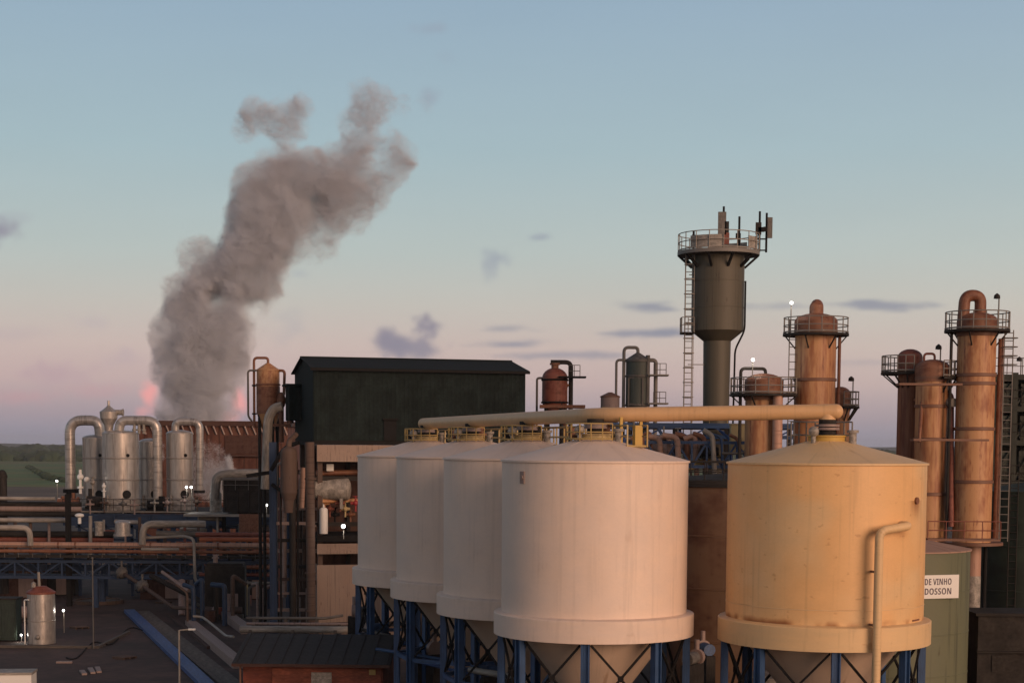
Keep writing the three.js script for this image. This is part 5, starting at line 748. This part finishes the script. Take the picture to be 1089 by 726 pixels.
// ------------------------------------------------------------------ pumps, pipes and rails under the silos
{
  const spots = [[390, 650, 100, 'dark pump nearest the cream process house'], [402, 668, 98, 'pump under the far end silo'], [442, 660, 94, 'pump beneath the third silo'], [455, 688, 90, 'pump set beside the third silo legs'], [512, 670, 88, 'pump beneath the second silo'], [528, 712, 82, 'pump set low between second silo and nearest silo'], [735, 700, 84, 'pump between the cream and yellow silos'], [752, 690, 88, 'pump set against the brown tank foot']];
  spots.forEach(([px, py, d, lab], i) => { const c = at(px, py, d), t = thing('pump', 'grey ' + lab, 'pump', [c.x, 0, c.z], i * 0.7, 'pumps under the silos'), y = Math.max(0.6, c.y); part(t, 'motor', new THREE.CylinderGeometry(0.32, 0.32, 1.0, 16).rotateZ(1.571).translate(0, y, 0), i % 2 ? MAT.blue : MAT.grey); part(t, 'casing', [new THREE.CylinderGeometry(0.42, 0.42, 0.3, 18).rotateZ(1.571).translate(-0.75, y, 0), cylY(0.14, y, y + 0.9, -0.75, 0, 10)], MAT.mauve); part(t, 'stand', slabBox(1.9, y - 0.3, 0.5, -0.2, 0, 0), MAT.darkGrey); });
  const pp = [[[380, 668], [470, 690], 96, 0.10, MAT.grey, 'thin grey pipe passing under the far silos'], [[400, 690], [540, 712], 88, 0.09, MAT.blue, 'blue rail pipe passing under the middle silos'], [[420, 655], [480, 668], 98, 0.14, MAT.mauve, 'brown pipe between the far silo legs'], [[500, 712], [560, 722], 80, 0.16, MAT.pale, 'pale pipe end beside the nearest silo leg'], [[430, 700], [530, 724], 86, 0.08, MAT.blueBright, 'bright blue rail pipe low under the silos']];
  for (const [p, q, d, r, mt, lab] of pp) { const a = at(...p, d), b = at(...q, d - 4); single('service_pipe', lab, 'pipe', pipe([[a.x, Math.max(a.y, 0.3), a.z], [b.x, Math.max(b.y, 0.3), b.z]], r, 0, 10), mt, [0, 0, 0], 0, 'pipes under the silos'); }
  const w = at(397, 648, 104), bx = thing('hopper_box', 'grey-brown upright box between the far silo legs', 'box', [w.x, 0, w.z]); part(bx, 'casing', slabBox(0.95, w.y + 1.0, 0.9), MAT.cream); part(bx, 'cap', slabBox(1.1, 0.1, 1.05, 0, w.y + 1.0, 0), MAT.darkGrey);
  const g = at(815, 716, 84), gd = thing('receiver_tank', 'low grey round tank beneath the yellow silo', 'tank', [g.x, 0, g.z]); part(gd, 'shell', lathe([[1.3, 0], [1.3, g.y - 0.1]], 36), MAT.grey); part(gd, 'lid', lathe([[1.36, g.y - 0.15], [1.36, g.y - 0.08], [0.3, g.y + 0.15], [0.01, g.y + 0.15]], 36), MAT.grey); part(gd, 'handle', pipe([[-0.3, g.y + 0.1, 0], [-0.3, g.y + 0.35, 0], [0.3, g.y + 0.35, 0], [0.3, g.y + 0.1, 0]], 0.04, 0.1, 6), MAT.dark);
}

// ================================================================== DARK STRUCTURE ON THE RIGHT
{
  const d = 112, a = at(1052, 500, d), b = at(1150, 500, d), Y = (p) => at(1080, p, d).y, w = b.x - a.x, t = thing('steel_tower', 'dark multi-storey steel structure at the right edge', 'structure', [a.x, 0, a.z]);
  const levels = [398, 432, 468, 512]; const bot = Y(520);
  for (const p of levels) { part(t, 'floor', slabBox(w, 0.35, 8, w / 2, Y(p) - 0.35, -4), MAT.structGreen); part(t, 'railing', railLine([0, Y(p), 0], [w, Y(p), 0], 1.1, 1.1), p === 398 ? MAT.grey : MAT.darkGrey); }
  for (let i = 0; i < 5; i++) { for (const z of [-0.2, -7.8]) part(t, 'column', box(0.35, Y(396), 0.35, 0.2 + i * (w - 0.4) / 4, Y(396) / 2, z), MAT.structGreen); }
  for (let l = 0; l < 3; l++) { for (let i = 0; i < 4; i++) { const x = 0.5 + i * (w - 0.4) / 4; part(t, 'louvre_panel', box((w - 0.4) / 4 - 0.5, (Y(levels[l]) - Y(levels[l + 1])) * 0.66, 0.1, x + (w - 0.4) / 8 - 0.1, (Y(levels[l]) + Y(levels[l + 1])) / 2 - 0.25, -0.35), i % 2 ? MAT.structGreen : MAT.deepGreen); for (let k = 0; k < 4; k++) part(t, 'slat', box((w - 0.4) / 4 - 0.6, 0.08, 0.14, x + (w - 0.4) / 8 - 0.1, Y(levels[l + 1]) + 0.35 + k * 0.32, -0.26), MAT.structGreen); } }
  part(t, 'back_wall', slabBox(w, Y(400), 0.2, w / 2, 0, -7.95), MAT.structGreen); for (let l = 0; l < 3; l++) for (let i = 0; i < 4; i++) part(t, 'wind_brace', bar([0.2 + i * (w - 0.4) / 4, Y(levels[l + 1]), -0.1], [0.2 + (i + 1) * (w - 0.4) / 4, Y(levels[l]) - 0.3, -0.1], 0.12), MAT.structGreen);
  const g = thing('green_tank', 'dark green tank below the steel structure at the right edge', 'tank', [at(1092, 600, 104).x, 0, -104]), r = m(56, 104), h = at(1080, 522, 104).y;
  part(g, 'shell', lathe([[r, 0], [r, h]], 48), MAT.deepGreen); part(g, 'roof', lathe([[r + 0.05, h - 0.04], [r + 0.05, h + 0.04], [0.01, h + 0.6]], 48), MAT.deepGreen); part(g, 'ladder', ladderGeo(0.2, h + 1, 0.5, -r * 0.55, r * 0.86 + 0.15), MAT.darkGrey); for (const y of [2.5, 5.2, 8]) part(g, 'band', lathe([[r, y], [r + 0.03, y + 0.01], [r + 0.03, y + 0.09], [r, y + 0.1]], 48), MAT.deepGreen);
  const p = thing('control_cabin', 'black low cabin in front of the dark green tank', 'cabin', [at(1085, 690, 92).x, 0, -92]); part(p, 'body', slabBox(5.6, at(1080, 652, 92).y, 3), MAT.darkGrey); part(p, 'roof', slabBox(6, 0.15, 3.4, 0, at(1080, 652, 92).y, 0), MAT.darkGrey); part(p, 'window', box(1.2, 0.9, 0.06, -1.4, 2.2, 1.53), MAT.darkGrey); part(p, 'ledge', slabBox(5.8, 0.1, 0.4, 0, at(1080, 695, 90).y, 1.6), MAT.darkGrey);
}

// ================================================================== LAMPS
function lamp(label, px, py, d, o = {}) {
  const p = at(px, py, d), t = thing('flood_lamp', label, 'lamp', [p.x, p.y, p.z], 0, 'lit flood lamps'), r = (o.r ?? 0.16) * 0.72;
  part(t, 'housing', new THREE.CylinderGeometry(r * 1.05, r * 0.7, r * 1.2, 14).rotateX(1.571).translate(0, 0, -r * 0.7), MAT.dark);
  part(t, 'lens_light', new THREE.SphereGeometry(r, 14, 10).scale(1, 1, 0.5), MAT.glow);
  part(t, 'pole', cylY(0.035, -(o.pole ?? 0.8), -r * 0.6, 0, -r, 6), MAT.towerSteel);
  const l = new THREE.PointLight(new THREE.Color(1, 0.93, 0.82), o.i ?? 3); l.position.set(0, 0, r * 0.9); l.castShadow = true; l.name = 'lamp'; t.add(l);
  return t;
}
lamp('lit lamp on a thin pole above the tall copper column\'s platform', 842, 322, 100.3, { pole: 2.0, r: 0.13, i: 2 });
lamp('lit lamp above the short copper column', 801, 382.5, 99.5, { pole: 2.2, r: 0.14, i: 3 });
lamp('lit lamp on the open floor of the cream process house', 365, 559.5, 116, { pole: 0.9, r: 0.2, i: 5 });
lamp('lit lamp at the foot of the right steel evaporator', 198, 518, EV - 4.5, { pole: 2.2, r: 0.16, i: 3 });
lamp('twin lit lamp right beside the one at the evaporator foot', 203, 518, EV - 4.5, { pole: 2.2, r: 0.16, i: 3 });
lamp('lit lamp beside the blue post above the brown panel', 283, 537, 140, { pole: 1, r: 0.15, i: 2 });
lamp('lit lamp in front of the green field, left of the outer duct', 60, 511.5, EV - 1, { pole: 2.6, r: 0.14, i: 2 });
lamp('lit lamp to the right of the small silver tank', 67, 649, 116, { pole: 1.6, r: 0.12, i: 2 });
lamp('lit lamp low between green cabinet and silver tank', 22, 675, 116, { pole: 0.5, r: 0.1, i: 1.5 });
for (const [px, py, base, d, lab] of [[1062, 314, 351, 95, 'unlit lamp on a pole above the tallest copper column'], [1000, 368, 400, 96, 'unlit lamp on a pole above the middle copper column'], [907, 402, 434, 103.5, 'unlit hooked lamp by the low copper drum'], [1086, 381, 398, 112, 'unlit lamp on the dark steel structure']]) { const p = at(px, base, d), h = at(px, py, d).y - p.y, t = thing('lamp_post', lab, 'lamp post', [p.x, p.y, p.z], 0, 'unlit platform lamps'); part(t, 'pole', cylY(0.04, 0, h, 0, 0, 6), MAT.towerSteel); part(t, 'lamp_head', lathe([[0.03, h + 0.12], [0.17, h], [0.19, h - 0.18], [0.05, h - 0.2]], 12), MAT.darkGrey).position.x = -0.12; }

// ================================================================== SMOKE AND STEAM: clouds of fine droplets
function droplets(name, label, D, blobs, count, size, spread, mat, seed, lump = 1) {
  const r = rng(seed), o = new THREE.Object3D(), drops = [];
  for (let i = 0; i < 18; i++) { let x, y, z; do { x = r() * 2 - 1; y = r() * 2 - 1; z = r() * 2 - 1; } while (x * x + y * y + z * z > 1); const t = new THREE.TetrahedronGeometry(size * (0.7 + 0.6 * r())); t.rotateX(r() * 6); t.rotateY(r() * 6); const n = t.attributes.normal, q = t.attributes.position; for (let k = 0; k < n.count; k++) { const l = Math.hypot(q.getX(k), q.getY(k), q.getZ(k)); n.setXYZ(k, q.getX(k) / l, q.getY(k) / l, q.getZ(k) / l); } drops.push(t.translate(x * spread, y * spread, z * spread)); }
  const g = mergeGeometries(drops);
  const B = blobs.map(([x, y, rad, dens]) => { const p = at(x, y, D); return { p, r: m(rad, D), dens }; });
  const cum = []; let tot = 0; for (const b of B) { tot += b.r ** 3 * b.dens; cum.push(tot); }
  const im = shade(new THREE.InstancedMesh(g, mat, count)); let n = 0, tries = 0;
  while (n < count && tries < count * 30) {
    tries++; const q = r() * tot; let k = 0; while (cum[k] < q) k++; const b = B[k];
    let x, y, z, l; do { x = r() * 2 - 1; y = r() * 2 - 1; z = r() * 2 - 1; l = x * x + y * y + z * z; } while (l > 1);
    l = Math.sqrt(l); let X = b.p.x + x * b.r * 1.36, Y = b.p.y + y * b.r * 1.36, Z = b.p.z + z * b.r * 1.0; const s = 5.2 / lump, wx = 2.6 * (fbm(X / 4 + 31, Y / 4, Z / 4, 2) - 0.5), wy = 2.6 * (fbm(X / 4, Y / 4 + 57, Z / 4, 2) - 0.5); X += wx * lump; Y += wy * lump;
    const nz = fbm(X / s, Y / s, Z / s, 4), keep = nz * 1.5 - 0.30 - Math.pow(l, 2.2) * 0.62 + 0.25 * (b.dens - 0.6) - 1.8 * Math.max(0, l - 0.72);
    if (r() > sstep(-0.05, 0.24, keep)) continue;
    const k2 = 0.6 + 0.8 * r(); o.position.set(X, Y, Z); o.rotation.set(r() * 6, r() * 6, 0); o.scale.setScalar(k2); o.updateMatrix(); im.setMatrixAt(n++, o.matrix);
  }
  im.count = n; im.name = numbered(name); im.userData = { label, category: 'smoke', kind: 'stuff' }; scene.add(im);
}
const smokeMat = M(0.70, 0.74, 0.82, 1), steamMat = M(0.74, 0.75, 0.78, 1);
droplets('smoke_plume', 'grey mauve smoke plume leaning up into the evening sky', 262, [
  [198, 466, 36, 1], [214, 458, 34, 1], [200, 428, 37, 1], [214, 420, 36, 1], [205, 392, 42, 1], [228, 388, 38, 1], [200, 355, 38, 1], [228, 352, 44, 1], [218, 322, 40, 1], [240, 310, 42, 1], [232, 290, 38, 1], [258, 280, 46, 1], [270, 255, 42, 1], [290, 240, 44, 0.95], [285, 210, 38, 0.9], [310, 215, 40, 0.9], [330, 200, 38, 0.85], [300, 185, 30, 0.8], [345, 225, 32, 0.8], [365, 215, 32, 0.8], [385, 195, 34, 0.75], [360, 180, 28, 0.7], [405, 180, 28, 0.65], [410, 155, 26, 0.6], [390, 140, 28, 0.6], [395, 115, 24, 0.5], [385, 100, 16, 0.4], [416, 172, 22, 0.45], [375, 165, 22, 0.5], [345, 258, 18, 0.35], [428, 112, 12, 0.25], [452, 110, 10, 0.2], [330, 268, 14, 0.3],
  [275, 122, 20, 0.75], [300, 122, 24, 0.8], [305, 140, 18, 0.7], [318, 110, 15, 0.6], [262, 135, 16, 0.5],
], 700000, 0.0155, 0.32, smokeMat, 11);
droplets('steam_wisp', 'pale steam drifting between the evaporators and the rusty shed', 176, [[222, 500, 22, 0.6], [238, 497, 20, 0.4], [215, 480, 16, 0.45], [155, 485, 18, 0.5], [160, 505, 16, 0.5], [150, 470, 12, 0.4]], 18000, 0.012, 0.22, steamMat, 12, 1.6);

renderer.render(scene, camera);
